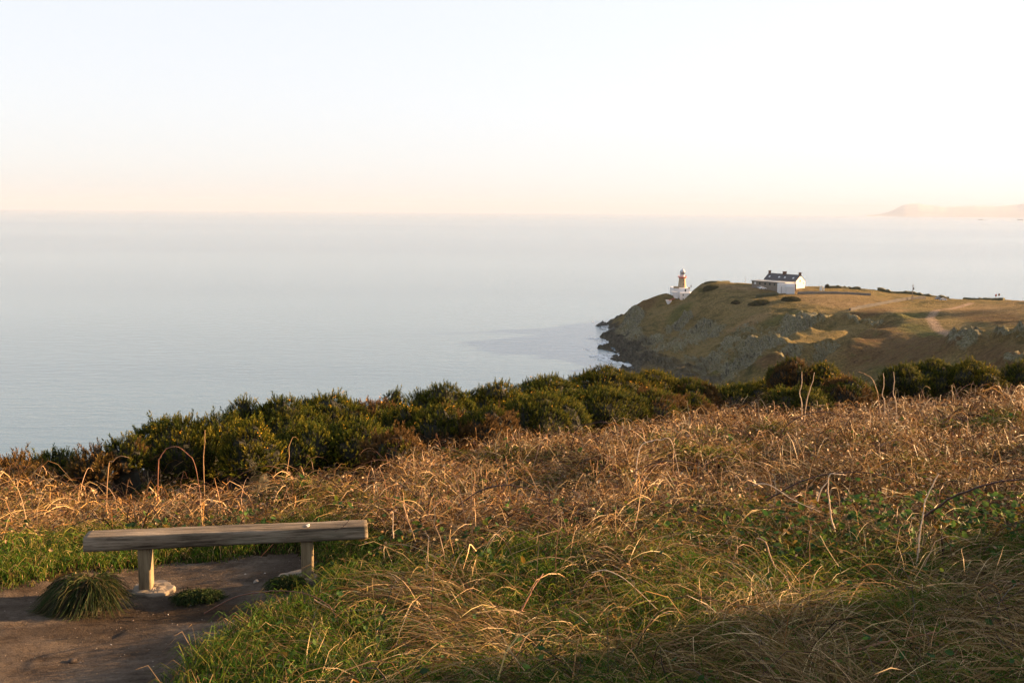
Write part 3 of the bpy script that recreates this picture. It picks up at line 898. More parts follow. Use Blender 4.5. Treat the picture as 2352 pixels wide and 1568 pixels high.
def leaf(name, n0, green_):
    x, y = sample(n0, 4.2 if green_ else 6.5, 20 if green_ else 34, margin=1.2)
    d, green, bank, bram, lf, n1, n2 = zone(x, y)
    if green_:
        w = np.maximum(lf * 1.0, 0.05 + 0.28 * smooth(0.52, 0.66, fbm(x * 1.4, y * 1.4, 3, 111))) * (1 - 0.5 * smooth(10, 14, y))
    else:
        w = bram * 0.8 + 0.05
    keep = (rng.random(len(x)) < w) & (d < -0.3)
    x, y, lf = x[keep], y[keep], lf[keep]; n = len(x)
    size = (0.016 + 0.016 * rng.random(n)) if green_ else (0.006 + 0.012 * rng.random(n))
    size = size * (np.maximum(y, 7) / 8) ** 0.5 * (0.62 + 0.38 * smooth(5.5, 8.5, y))
    top = (0.10 + 0.30 * rng.random(n) + 0.12 * lf) if green_ else 0.45 * rng.random(n) * (0.45 + 1.2 * fbm(x * 0.8 + 3, y * 0.8, 3, 101))
    c = np.stack([x, y, gz(x, y) + top], axis=-1)
    dirn = nrm(rng.normal(size=(n, 3)) * np.array([1, 1, 0.55])); nn = nrm(rng.normal(size=(n, 3)) * 0.8 + np.array([0, 0, 0.9 if green_ else 0.2]))
    sd_ = nrm(np.cross(dirn, nn)); nn = np.cross(sd_, dirn)
    s = size[:, None]
    # a pointed oval folded along its midrib: 6 rim points + 2 on the rib
    base = c - dirn * s * 1.3; tip = c + dirn * s * 1.5
    m1 = c - dirn * s * 0.3 - nn * s * 0.25; m2 = c + dirn * s * 0.6 - nn * s * 0.2
    l1 = c - dirn * s * 0.5 + sd_ * s * 0.85; l2 = c + dirn * s * 0.5 + sd_ * s * 0.75
    r1 = c - dirn * s * 0.5 - sd_ * s * 0.85; r2 = c + dirn * s * 0.5 - sd_ * s * 0.75
    V = np.stack([base, l1, l2, tip, r2, r1, m1, m2], axis=1)
    k = np.arange(n)[:, None, None] * 8
    q = np.array([[0, 6, 1, 1], [6, 7, 2, 1], [7, 3, 2, 2], [0, 5, 6, 6], [6, 5, 4, 7], [7, 4, 3, 3]])
    tri = np.array([[0, 6, 1], [1, 6, 2], [6, 7, 2], [7, 3, 2], [0, 5, 6], [6, 5, 4], [6, 4, 7], [7, 4, 3]])
    Fc = (k + tri[None]).reshape(-1, 3)
    if green_:
        cc = pick([(0.03, 0.06, 0.018), (0.045, 0.085, 0.02), (0.07, 0.11, 0.02), (0.022, 0.045, 0.02), (0.09, 0.10, 0.015), (0.12, 0.075, 0.015)], n)
        e = rng.random(n) < 0.5; cc[e] = pick([(0.03, 0.065, 0.02), (0.05, 0.09, 0.02)], e.sum())
    else:
        cc = pick([(0.20, 0.115, 0.05), (0.13, 0.068, 0.03), (0.26, 0.17, 0.09), (0.08, 0.042, 0.024), (0.30, 0.21, 0.12)], n)
    o = mesh_np(name, V.reshape(-1, 3), Fc, LEAF_M if green_ else STRAW_M, None, np.repeat(cc, 8, axis=0))
    tag(o, kind='stuff')


make_vegetation()

# ================================================================== GORSE
def sprig_templates(k=5, needles=18):
    out = []
    for _ in range(k):
        V = []; Fc = []; t_ = []
        for i in range(needles):
            t = (i + 0.5) / needles
            a = i * 2.4 + rng.random() * 0.8
            rad = 0.24 * (1 - t * 0.5)
            p0 = np.array([0.02 * math.cos(a), 0.02 * math.sin(a), t * 0.92])
            tip = np.array([rad * math.cos(a), rad * math.sin(a), t * 0.92 + 0.16])
            sdv = np.array([-math.sin(a), math.cos(a), 0]) * 0.045
            b = len(V)
            V += [p0 - sdv, p0 + sdv, tip]; Fc.append((b, b + 1, b + 2)); t_ += [t, t, min(1, t + 0.25)]
        b = len(V)
        V += [np.array([-0.03, 0, 0]), np.array([0.03, 0, 0]), np.array([0, 0, 1.08])]; Fc.append((b, b + 1, b + 2)); t_ += [0, 0, 1]
        b = len(V)
        V += [np.array([0, -0.03, 0]), np.array([0, 0.03, 0]), np.array([0, 0, 1.08])]; Fc.append((b, b + 1, b + 2)); t_ += [0, 0, 1]
        out.append((np.array(V), np.array(Fc), np.array(t_)))
    return out


SPR = sprig_templates()
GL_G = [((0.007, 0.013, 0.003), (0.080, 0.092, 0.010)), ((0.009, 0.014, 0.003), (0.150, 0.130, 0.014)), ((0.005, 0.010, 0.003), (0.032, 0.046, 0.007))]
GL_B = [((0.028, 0.0182, 0.007), (0.154, 0.0875, 0.0294)), ((0.0245, 0.0196, 0.0063), (0.112, 0.0735, 0.0196))]
_ico = None


def gorse(label, px, ptop, wpx, Y, kind='g', flowers=0.05, dens=1.0, xyz=None, group='gorse bushes along the edge of the slope'):
    if xyz:
        cx, cy_, top, rad = xyz
    else:
        cx, cy_, top = P(px, ptop, Y); rad = wpx / F * Y * 0.5 * 1.22
    g = float(gz(np.array([cx]), np.array([cy_]))[0])
    h = max(top - g, 0.5)
    root = empty('gorse_bush', (cx, cy_, g)); tag(root, label, 'bush', group)
    # lobes
    nl = 9
    lob = []
    for i in range(nl):
        a = i * 2.399 + rng.random(); rr = rad * 0.62 * math.sqrt((i + 0.3) / nl)
        lr = min(rad * (0.42 + 0.18 * rng.random()), h * 0.62)
        zc = (h - lr * 1.02) * (1 - 0.28 * (rr / rad) ** 1.2) * (0.84 + 0.16 * rng.random())
        if i == 0: zc = h - lr
        lob.append((rr * math.cos(a), rr * math.sin(a), max(zc, lr * 0.35), lr))
    for i in range(5):        # skirt lobes close to the ground
        a = i * 1.257 + rng.random(); lr = min(rad * 0.4, h * 0.42)
        lob.append((rad * 0.66 * math.cos(a), rad * 0.66 * math.sin(a), lr * 0.55, lr))
    lob = np.array(lob)
    Vs, Fs, Cs = [], [], []; off = 0
    nl = len(lob)
    # sprigs
    P0 = []; D0 = []
    for i, (lx, ly, lz, lr) in enumerate(lob):
        n = int(4 * math.pi * lr * lr * 430 * dens) + 12
        v = nrm(rng.normal(size=(n, 3)))
        v = v[v[:, 2] > -0.55]
        bumpy = 0.80 + 0.34 * fbm(v[:, 0] * 3 + i * 7 + 20, v[:, 1] * 3 + v[:, 2] * 2 + 20, 3, 5 + i)
        p = np.array([lx, ly, lz]) + v * lr * bumpy[:, None]
        ok = p[:, 2] > 0.0
        for j in range(nl):
            if j != i:
                ok &= np.linalg.norm(p - lob[j, :3], axis=1) > lob[j, 3] * 0.86
        P0.append(p[ok]); D0.append(v[ok])
    P0 = np.concatenate(P0); D0 = np.concatenate(D0)
    n = len(P0)
    D = nrm(D0 * 0.75 + np.array([0, 0, 0.75]) + rng.normal(size=(n, 3)) * 0.28)
    ln = (0.055 + 0.09 * rng.random(n)) * (1 + 0.9 * (rng.random(n) < 0.06))
    A = nrm(np.cross(D, rng.normal(size=(n, 3)))); B = np.cross(D, A)
    M = np.stack([A, B, D], axis=1)          # rows: local axes
    pal = GL_B if kind == 'b' else GL_G
    ci = rng.integers(0, len(pal), n)
    lump = fbm(P0[:, 0] * 2.3 + cx, P0[:, 1] * 2.3 + P0[:, 2] * 2 + cy_, 2, 3)
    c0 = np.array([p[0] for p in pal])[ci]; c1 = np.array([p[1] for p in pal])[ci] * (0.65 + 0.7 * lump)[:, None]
    if kind == 'y': c1 = c1 * np.array([1.15, 1.05, 0.8])
    if kind == 'm':
        e = lump > 0.5; c0[e] = GL_B[0][0]; c1[e] = np.array(GL_B[0][1]) * 0.8
    which = rng.integers(0, len(SPR), n)
    for k, (tv, tf, tt) in enumerate(SPR):
        s = which == k
        if not s.any(): continue
        q = np.einsum('vj,njk->nvk', tv, M[s]) * ln[s][:, None, None] + (P0[s] - D[s] * 0.02)[:, None, :]
        m_ = s.sum(); nv = len(tv)
        Vs.append(q.reshape(-1, 3)); Fs.append((np.arange(m_)[:, None, None] * nv + tf[None] + off).reshape(-1, 3)); off += m_ * nv
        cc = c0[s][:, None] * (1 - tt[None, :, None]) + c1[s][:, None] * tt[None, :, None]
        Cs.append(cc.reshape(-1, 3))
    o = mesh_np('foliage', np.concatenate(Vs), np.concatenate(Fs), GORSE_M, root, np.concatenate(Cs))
    # woody inside, lumpy
    global _ico
    bm = bmesh.new()
    for lx, ly, lz, lr in lob:
        bmesh.ops.create_icosphere(bm, subdivisions=2, radius=lr * 0.76, matrix=Matrix.Translation((lx, ly, lz)))
    bmesh.ops.create_icosphere(bm, subdivisions=2, radius=1, matrix=Matrix.Translation((0, 0, h * 0.32)) @ Matrix.Diagonal((rad * 0.62, rad * 0.62, h * 0.36, 1)))
    for v in bm.verts:
        v.co *= 1 + 0.05 * math.sin(v.co.x * 17 + v.co.y * 13) ; v.co.z = max(v.co.z, -0.1)
    bm_obj('branches', bm, WOODY, root, smooth_=False)
    # flowers
    nf = int(n * flowers * 0.09)
    if nf > 3:
        wsel = (lump - 0.35) ** 2 * (D0[:, 2] > 0.0) + 1e-4
        idx = rng.choice(n, nf, p=wsel / wsel.sum())
        cnt = 4
        c = (P0[idx] + D[idx] * (ln[idx] * 0.85)[:, None])[:, None, :] + rng.normal(size=(nf, cnt, 3)) * 0.022
        c = c.reshape(-1, 3); m_ = len(c); sz = 0.007 + 0.005 * rng.random((m_, 1))
        a = nrm(rng.normal(size=(m_, 3))); b = nrm(np.cross(a, rng.normal(size=(m_, 3)))); d_ = np.cross(a, b)
        V = np.stack([c + a * sz, c + b * sz, c - a * sz, c - b * sz, c + d_ * sz * 1.2, c - d_ * sz * 1.2], axis=1)
        tri = np.array([[0, 1, 4], [1, 2, 4], [2, 3, 4], [3, 0, 4], [1, 0, 5], [2, 1, 5], [3, 2, 5], [0, 3, 5]])
        Fc = (np.arange(m_)[:, None, None] * 6 + tri[None]).reshape(-1, 3)
        fo = mesh_np('flowers', V.reshape(-1, 3), Fc, FLOWER_M, root, np.repeat(pick([(0.72, 0.42, 0.02), (0.62, 0.33, 0.015), (0.8, 0.5, 0.04)], m_), 6, axis=0))
        fo['kind'] = 'stuff'
    return root


WOODY = simple('gorse_wood', (0.009, 0.009, 0.004), 0.95, 0.4, 9)

GORSE = [
    ('brown gorse bush cut by the left edge of the picture', 20, 1056, 130, 13.5, 'b', 0),
    ('low dark green gorse bush beside the brown one at the far left', 130, 1038, 120, 15.5, 'g', 0.0),
    ('small rusty brown gorse bush, second brown one from the left', 212, 1032, 85, 14, 'b', 0.01),
    ('spiky brown gorse with bare stems left of the big yellow-lit bush', 288, 1004, 85, 14.3, 'm', 0.02),
    ('green gorse on the left side of the large yellow-lit clump behind the bench', 395, 963, 190, 15.6, 'g', 0.05),
    ('tallest part of the gorse clump above the left half of the bench', 485, 957, 170, 16.0, 'g', 0.08),
    ('gorse sprinkled with yellow flowers, right end of the clump above the bench', 568, 972, 130, 15.0, 'y', 0.13),
    ('small dark gorse top peeping over the water behind the yellow-lit clump', 553, 920, 80, 19.5, 'g', 0.0),
    ('dark rounded gorse bush, left end of the long hedge-like row', 640, 916, 160, 19.5, 'g', 0.02),
    ('broad dark gorse bush with an even top against the sea', 745, 908, 200, 20.5, 'g', 0.05),
    ('deep shaded gorse bush standing in front of the broad dark one', 705, 978, 170, 17.4, 'g', 0.01),
    ('gorse bush right of the broad dark one, with a few yellow tips', 852, 925, 170, 21, 'm', 0.10),
    ('lower olive gorse bush in front of the row, left of centre', 815, 965, 160, 17.8, 'g', 0.03),
    ('narrow gorse spire rising above the row', 903, 900, 60, 23, 'g', 0.0),
    ('gorse bush with a bright yellow flower patch', 925, 938, 130, 20, 'y', 0.30),
    ('dusty grey-green gorse bush low among the brambles', 905, 990, 130, 16.4, 'm', 0.0),
    ('dark spiky gorse against the sea, right of the spire', 1010, 885, 150, 24.5, 'g', 0.02),
    ('rounded brown-green gorse in front, left one of a pair', 1010, 935, 150, 19.8, 'm', 0.08),
    ('rounded brown-green gorse in front, right one of a pair', 1122, 938, 120, 19.6, 'm', 0.02),
    ('gorse with an orange-yellow flowering tip beside the dark spiky one', 1135, 880, 150, 26, 'y', 0.15),
    ('gorse on the rising skyline left of the highest bush', 1255, 866, 170, 28, 'g', 0.05),
    ('wide shaded gorse bank below the skyline bushes', 1235, 905, 200, 24, 'g', 0.02),
    ('highest gorse bush in the middle, just left of the headland', 1385, 843, 190, 30, 'y', 0.12),
    ('gorse bush below the highest one in the middle', 1375, 890, 190, 26, 'g', 0.03),
    ('gorse covering the foot of the headland waterline', 1490, 853, 160, 31, 'y', 0.08),
    ('olive gorse low at the right of the middle row', 1490, 897, 160, 27, 'm', 0.02),
    ('right end of the long gorse row under the rocky cliff', 1580, 872, 130, 31, 'm', 0.05),
    ('brownish gorse running down into the brambles at the row end', 1590, 908, 110, 27.5, 'm', 0.0),
    ('low flat gorse in the gap between the row and the right hand bushes', 1690, 888, 130, 33, 'g', 0.04),
    ('low gorse with yellow edge climbing to the tall pointed bush', 1755, 876, 110, 33, 'y', 0.1),
    ('tall pointed gorse bush with orange tips', 1818, 824, 95, 31.5, 'm', 0.06),
    ('tall gorse bush with yellow flowers right of the pointed one', 1890, 836, 115, 31.5, 'y', 0.22),
    ('pale gorse shoulder right of the flowering tall bush', 1950, 868, 110, 29.5, 'm', 0.06),
    ('shaded gorse below the tall pointed bush', 1840, 890, 130, 28.5, 'g', 0.02),
    ('dark gorse bush, left one of the far right group', 2075, 840, 100, 33, 'g', 0.0),
    ('dark wide gorse bush, middle one of the far right group', 2140, 826, 120, 34, 'g', 0.01),
    ('dark gorse bush with sunlit fringe, right one of the far right group', 2232, 830, 125, 33.5, 'y', 0.04),
    ('dark gorse cut by the right edge of the picture', 2350, 832, 70, 32, 'g', 0.0),
    ('low gorse between the far right group and the pale shoulder', 2010, 888, 60, 33, 'm', 0.0),
    ('small low gorse left of the one at the right edge', 2296, 880, 70, 33, 'g', 0.0),
]
for lb, px, pt, w, Y, kd, fl in GORSE:
    gorse(lb, px, pt, w, Y, kd, fl)

# ================================================================== BENCH
def wood_material():
    m, nt, b, o = new_mat('weathered_oak')
    g = noise(nt, 9, 6, 0.7, stretch=(0.12, 1.6, 1.6)); f = noise(nt, 60, 4, 0.7, stretch=(0.08, 1, 1)); a = noise(nt, 1.4, 4, 0.6, stretch=(0.6, 2, 2))
    c = ramp(nt, g, [(0.36, (0.028, 0.021, 0.014)), (0.5, (0.130, 0.103, 0.074)), (0.64, (0.25, 0.205, 0.155))])
    c = mixc(nt, 1.0, c, ramp(nt, f, [(0.34, (0.45, 0.42, 0.40)), (0.46, (1, 1, 1)), (0.7, (1.2, 1.2, 1.2))]), 'MULTIPLY')
    c = mixc(nt, ramp(nt, a, [(0.56, (0, 0, 0)), (0.70, (0.5, 0.5, 0.5))]), c, (0.11, 0.12, 0.085))
    L(nt, c, b.inputs['Base Color']); b.inputs['Roughness'].default_value = 0.75
    b.inputs['Specular IOR Level'].default_value = 0.12
    bump(nt, b, maths(nt, 'ADD', f, maths(nt, 'MULTIPLY', g, 2.0)), 0.9, 0.006)
    return m


def leg_wood():
    m, nt, b, o = new_mat('post_oak')
    g = noise(nt, 12, 6, 0.7, stretch=(1.6, 1.6, 0.12)); f = noise(nt, 70, 4, 0.7, stretch=(1, 1, 0.08))
    c = ramp(nt, g, [(0.30, (0.07, 0.050, 0.026)), (0.5, (0.155, 0.115, 0.062)), (0.72, (0.24, 0.185, 0.11))])
    c = mixc(nt, 1.0, c, ramp(nt, f, [(0.34, (0.6, 0.55, 0.5)), (0.46, (1, 1, 1)), (0.7, (1.15, 1.15, 1.15))]), 'MULTIPLY')
    L(nt, c, b.inputs['Base Color']); b.inputs['Roughness'].default_value = 0.75
    bump(nt, b, maths(nt, 'ADD', f, g), 0.8, 0.004)
    return m


OAK = wood_material(); POST = leg_wood()
CONC = simple('rough_concrete', (0.155, 0.125, 0.095), 0.9, 0.3, 9, bumpd=0.01)


def hewn_box(name, lx, ly, lz, mat, parent, loc, rz=0, nx=48, ny=8, nz=6, amp=0.004, edge=0.012, taper=0.0, ends=0.0):
    """a squared timber with worn edges; origin at the middle of its underside"""
    bm = bmesh.new()
    bmesh.ops.create_cube(bm, size=1)
    bmesh.ops.bevel(bm, geom=list(bm.edges), offset=0.0001, affect='EDGES') if False else None
    # cut into a grid
    for axis, n in ((0, nx), (1, ny), (2, nz)):
        for k in range(1, n):
            co = [0, 0, 0]; no = [0, 0, 0]; co[axis] = -0.5 + k / n; no[axis] = 1
            bmesh.ops.bisect_plane(bm, geom=list(bm.verts) + list(bm.edges) + list(bm.faces), plane_co=co, plane_no=no)
    for v in bm.verts:
        x, y, z = v.co.x * lx, v.co.y * ly, v.co.z * lz
        # rounded edges: pull onto a rounded box
        q = []
        for c_, l_ in ((x, lx), (y, ly), (z, lz)):
            q.append(max(abs(c_) - (l_ / 2 - edge), 0))
        d_ = math.sqrt(sum(t * t for t in q))
        if d_ > edge:
            k_ = edge / d_
            x = math.copysign(min(abs(x), lx / 2 - edge) + q[0] * k_, x)
            y = math.copysign(min(abs(y), ly / 2 - edge) + q[1] * k_, y)
            z = math.copysign(min(abs(z), lz / 2 - edge) + q[2] * k_, z)
        n1 = math.sin(x * 5.1 + 1.3) * 0.5 + math.sin(x * 13.7 + y * 9) * 0.3 + math.sin(x * 31 + z * 20) * 0.2
        n2 = math.sin(x * 4.3 + 2.1) * 0.5 + math.sin(x * 11.9 + z * 14) * 0.3 + math.sin(x * 27 + y * 17) * 0.2
        z = z * (1 - taper * (x / lx)) + n1 * amp * (1 if z > 0 else 0.5)
        y += n2 * amp
        if ends: x += ends * (1 if x > 0 else -1) * (-(z / lz)) * (abs(x) / (lx / 2)) ** 30
        v.co = (x, y, z + lz / 2)
    o = bm_obj(name, bm, mat, parent, smooth_=True)
    o.location = loc; o.rotation_euler = (0, 0, rz)
    return o


LA = Vector(P(337, 1352, 8.20)); LB = Vector(P(707, 1325, 8.42))
ang = math.atan2(LB.y - LA.y, LB.x - LA.x)
ux = Vector((math.cos(ang), math.sin(ang), 0))
botz = (P(337, 1253, 8.20)[2] + P(707, 1236, 8.42)[2]) / 2
bl = Vector(P(190, 1257, 8.02)); brt = Vector(P(845, 1228, 8.42))
t0_ = (bl - LA).dot(ux); t1_ = (brt - LA).dot(ux)
BLEN = t1_ - t0_
mid = LA + ux * ((t0_ + t1_) / 2)
bench = empty('park_bench', (mid.x, mid.y, min(LA.z, LB.z)), ang)
tag(bench, 'weathered grey timber bench made of one thick beam on two square posts', 'bench')
base_z = min(LA.z, LB.z)
seat = hewn_box('seat', BLEN, 0.205, 0.122, OAK, bench, (0, 0, botz - base_z), nx=64, ny=8, nz=6, amp=0.0030, edge=0.009, taper=0.10, ends=0.006)
for q, Q in (('left', LA), ('right', LB)):
    lx = (Q - mid).dot(ux)
    foot = min(gz(np.array([Q.x]), np.array([Q.y]))[0], Q.z) - 0.06
    lg = hewn_box('leg', 0.105, 0.135, botz - foot + 0.002, POST, bench, (lx, 0.0, foot - base_z), nx=5, ny=5, nz=16, amp=0.0015, edge=0.007)
    # concrete round the foot of the post
    bm = bmesh.new(); n = 30; prof = [(0.9, -0.14), (1.02, -0.06), (1.04, 0.0), (0.97, 0.014), (0.6, 0.020), (0.25, 0.022)]
    rings = []
    for r_, z_ in prof:
        ring = []
        for k in range(n):
            a = 2 * math.pi * k / n
            w = 1 + 0.10 * math.sin(a * 2 + 1 + Q.x) + 0.06 * math.sin(a * 5 + 2) + 0.03 * math.sin(a * 11)
            ring.append(bm.verts.new((0.185 * r_ * w * math.cos(a), 0.15 * r_ * w * math.sin(a), z_ + 0.006 * math.sin(a * 4 + r_ * 9))))
        rings.append(ring)
    for A_, B_ in zip(rings[:-1], rings[1:]):
        for k in range(n): bm.faces.new((A_[k], A_[(k + 1) % n], B_[(k + 1) % n], B_[k]))
    bm.faces.new(rings[-1]); bm.faces.new(rings[0][::-1])
    gq = Q.z
    ft = bm_obj('footing', bm, CONC, lg, smooth_=False)
    ft.location = (0.055 if q == 'left' else -0.10, 0.0, gq - foot - 0.0)
# bird dropping on the seat
dp = Vector(P(708, 1201, 8.42))
bm = bmesh.new()
for k in range(5):
    bmesh.ops.create_icosphere(bm, subdivisions=1, radius=0.009 + 0.004 * (k == 0), matrix=Matrix.Translation((0.012 * math.sin(k * 2.2), 0.012 * math.cos(k * 3.1) - 0.01 * k, 0)) @ Matrix.Diagonal((1.2, 1.3, 0.3, 1)))
o = bm_obj('bird_dropping', bm, simple('white_splash', (0.5, 0.5, 0.48), 0.6, 0.05), smooth_=True)
o.location = (dp.x, dp.y - 0.01, botz + 0.126)
tag(o, 'small white bird dropping on the right half of the bench seat', 'dropping')


# ================================================================== TUSSOCKS, PEBBLES
def tussock(label, px, py, Y, rx, ry, h, n, lean, ln, pal, mound=True):
    x0, y0, _ = P(px, py, Y); g = float(gz(np.array([x0]), np.array([y0]))[0])
    root = empty('grass_tussock', (x0, y0, g)); tag(root, label, 'grass tuft', 'grass tufts on the bare path')
    a = rng.random(n) * 6.283; rr = np.sqrt(rng.random(n)) * 0.85
    bx, by = rr * np.cos(a) * rx, rr * np.sin(a) * ry
    top = h * 0.62 * np.sqrt(np.maximum(1 - rr ** 2, 0.05))
    L_ = ln * (0.6 + 0.7 * rng.random(n))
    nw_ = max(18, n // 55); wid = rng.integers(0, nw_, n)
    wa = rng.random(nw_) * 6.283; wr = np.sqrt(rng.random(nw_)) * 0.85
    bx = (wr * np.cos(wa))[wid] * rx + rng.normal(size=n) * 0.018; by = (wr * np.sin(wa))[wid] * ry + rng.normal(size=n) * 0.018
    rr = np.minimum(np.hypot(bx / rx, by / ry), 0.97)
    top = h * 0.62 * np.sqrt(np.maximum(1 - rr ** 2, 0.05)) * (0.75 + 0.5 * rng.random(nw_))[wid]
    L_ = L_ * (0.55 + 0.9 * rng.random(nw_))[wid]
    wdir = np.stack([np.cos(wa) * wr + lean[0], np.sin(wa) * wr + lean[1]], -1) + rng.normal(size=(nw_, 2)) * 0.5
    out = nrm(wdir[wid] + rng.normal(size=(n, 2)) * 0.22)
    t = np.linspace(0, 1, 8)[None]
    reach = L_[:, None] * (t ** 1.1) * 0.62
    rise = h * 0.38 * np.sin(t * math.pi * 0.62) * (0.5 + rng.random((n, 1))) - L_[:, None] * 0.55 * np.maximum(t - 0.30, 0) ** 1.25
    C = np.stack([bx[:, None] + out[:, :1] * reach, by[:, None] + out[:, 1:] * reach, top[:, None] + rise], -1) + np.cumsum(rng.normal(size=(n, 8, 3)) * 0.006, axis=1)
    gg = gz(C[..., 0] + x0, C[..., 1] + y0) - g
    C[..., 2] = np.maximum(C[..., 2], gg + 0.006)
    r = np.outer(0.0018 + 0.0022 * rng.random(n), [1, 1, 1, 0.95, 0.85, 0.7, 0.45, 0.1])
    strands('blades', C, r, pick(pal, n), GRASS_M, parent=root)
    if mound:
        bm = bmesh.new(); bmesh.ops.create_icosphere(bm, subdivisions=3, radius=1)
        for v in bm.verts:
            k = 1 + 0.12 * math.sin(v.co.x * 5 + v.co.y * 4) + 0.05 * math.sin(v.co.y * 13)
            v.co = (v.co.x * rx * 0.9 * k, v.co.y * ry * 0.9 * k, v.co.z * h * 0.6 * k)
        bm_obj('turf_mound', bm, simple('tussock_soil', (0.03, 0.026, 0.014), 0.95, 0.3, 20), root, smooth_=True)


DEEP = [(0.02231, 0.03952, 0.01147), (0.03188, 0.051, 0.01403), (0.01594, 0.02869, 0.01147), (0.05738, 0.06056, 0.02231), (0.1084, 0.08288, 0.04462), (0.03825, 0.02869, 0.01912)]
tussock('large shaggy grass tussock drooping over the path left of the bench leg', 200, 1372, 7.75, 0.15, 0.12, 0.25, 4200, (-0.40, -0.55), 0.33, DEEP)
tussock('flat dark grass tuft on the path right of the left footing', 452, 1358, 7.95, 0.19, 0.09, 0.055, 2600, (0.2, -0.1), 0.09, DEEP[:4])
tussock('small round grass tuft in front of the right bench leg', 657, 1336, 8.15, 0.11, 0.09, 0.10, 1800, (-0.1, -0.3), 0.13, DEEP[:4])

PEB = simple('pebble_stone', (0.16, 0.135, 0.11), 0.8, 0.3, 30)
PALE = simple('pale_pebble', (0.36, 0.33, 0.30), 0.7, 0.15, 30)


def pebble(px, py, Y, s, mat, label, group=None):
    for _ in range(8):
        x, y, z = P(px, py, Y); g = float(gz(np.array([x]), np.array([y]))[0]); Y *= (CAMZ - g) / (CAMZ - z)
    bm = bmesh.new(); bmesh.ops.create_icosphere(bm, subdivisions=2, radius=1)
    a, b, c = rng.random(3) * 6
    for v in bm.verts:
        k = 1 + 0.13 * math.sin(v.co.x * 3 + a) + 0.1 * math.sin(v.co.y * 4 + b)
        v.co = (v.co.x * s * k, v.co.y * s * 0.75 * k, v.co.z * s * 0.45 * k)
    o = bm_obj('pebble', bm, mat, smooth_=True, loc=(x, y, g + s * 0.22))
    o.rotation_euler = (0, 0, a)
    tag(o, label, 'pebble', group)


pebble(588, 1337, 8.2, 0.035, PEB, 'largest brown stone half sunk in the path below the bench')
pebble(1035 * 0 + 945 * 0 + 632, 1395, 7.4, 0.016, PEB, 'brown stone at the grass edge right of the bare path')
for px, py, s_, lb in [(563, 1318, 0.009, 'pale chip of stone on the path midway between the bench legs'), (437, 1390, 0.010, 'pale chip of stone in the dark soil in front of the bench'),
                       (386, 1411, 0.008, 'tiny pale chip of stone nearest below the left bench leg'), (608, 1316, 0.009, 'pale chip of stone left of the right bench leg'),
                       (505, 1366, 0.007, 'tiny pale chip of stone just right of the flat dark grass tuft'), (470, 1490, 0.009, 'pale chip of stone low on the path near the grass bank'),
                       (255, 1480, 0.008, 'tiny pale chip of stone below the shaggy tussock')]:
    pebble(px, py, 8.0, s_, PALE, lb, 'pale stone chips on the path')
for k, (px, py, s, w) in enumerate([(648, 1418, 0.03, 'dark clod of earth at the grass edge below the right bench leg'), (165, 1520, 0.035, 'dark clod of earth low on the path near the left corner'), (580, 1396, 0.03, 'dark clod of earth beside the arching bramble over the path')]):
    pebble(px, py, 7.2, s, simple('dark_earth', (0.035, 0.024, 0.018), 0.95, 0.3, 30, 0.004), w)

def gravel():
    n = 14000
    x = -6.5 + 7.5 * rng.random(n); y = 3.5 + 6.3 * rng.random(n)
    d = path_d(x, y); k = (d > 0.03) & (rng.random(n) < 0.35 + 0.65 * (fbm(x * 2, y * 2, 3, 121) > 0.5)); x, y = x[k], y[k]; n = len(x)
    s = 0.0015 + 0.0055 * rng.random(n) ** 4; z = gz(x, y)
    c = np.stack([x, y, z + s * 0.2], -1)[:, None]
    oct_ = np.array([[1, 0, 0], [0, 1, 0], [-1, 0, 0], [0, -1, 0], [0, 0, 0.7], [0, 0, -0.7]])
    V = c + (oct_[None] * (0.7 + 0.6 * rng.random((n, 6, 1)))) * s[:, None, None]
    tri = np.array([[0, 1, 4], [1, 2, 4], [2, 3, 4], [3, 0, 4], [1, 0, 5], [2, 1, 5], [3, 2, 5], [0, 3, 5]])
    o = mesh_np('gravel', V.reshape(-1, 3), (np.arange(n)[:, None, None] * 6 + tri[None]).reshape(-1, 3), leafy('grit', 0.0, 0.85, 0.3), None,
                np.repeat(pick([(0.14, 0.11, 0.085), (0.08, 0.06, 0.045), (0.22, 0.18, 0.15), (0.05, 0.035, 0.028)], n), 6, axis=0))
    tag(o, kind='stuff')


gravel()

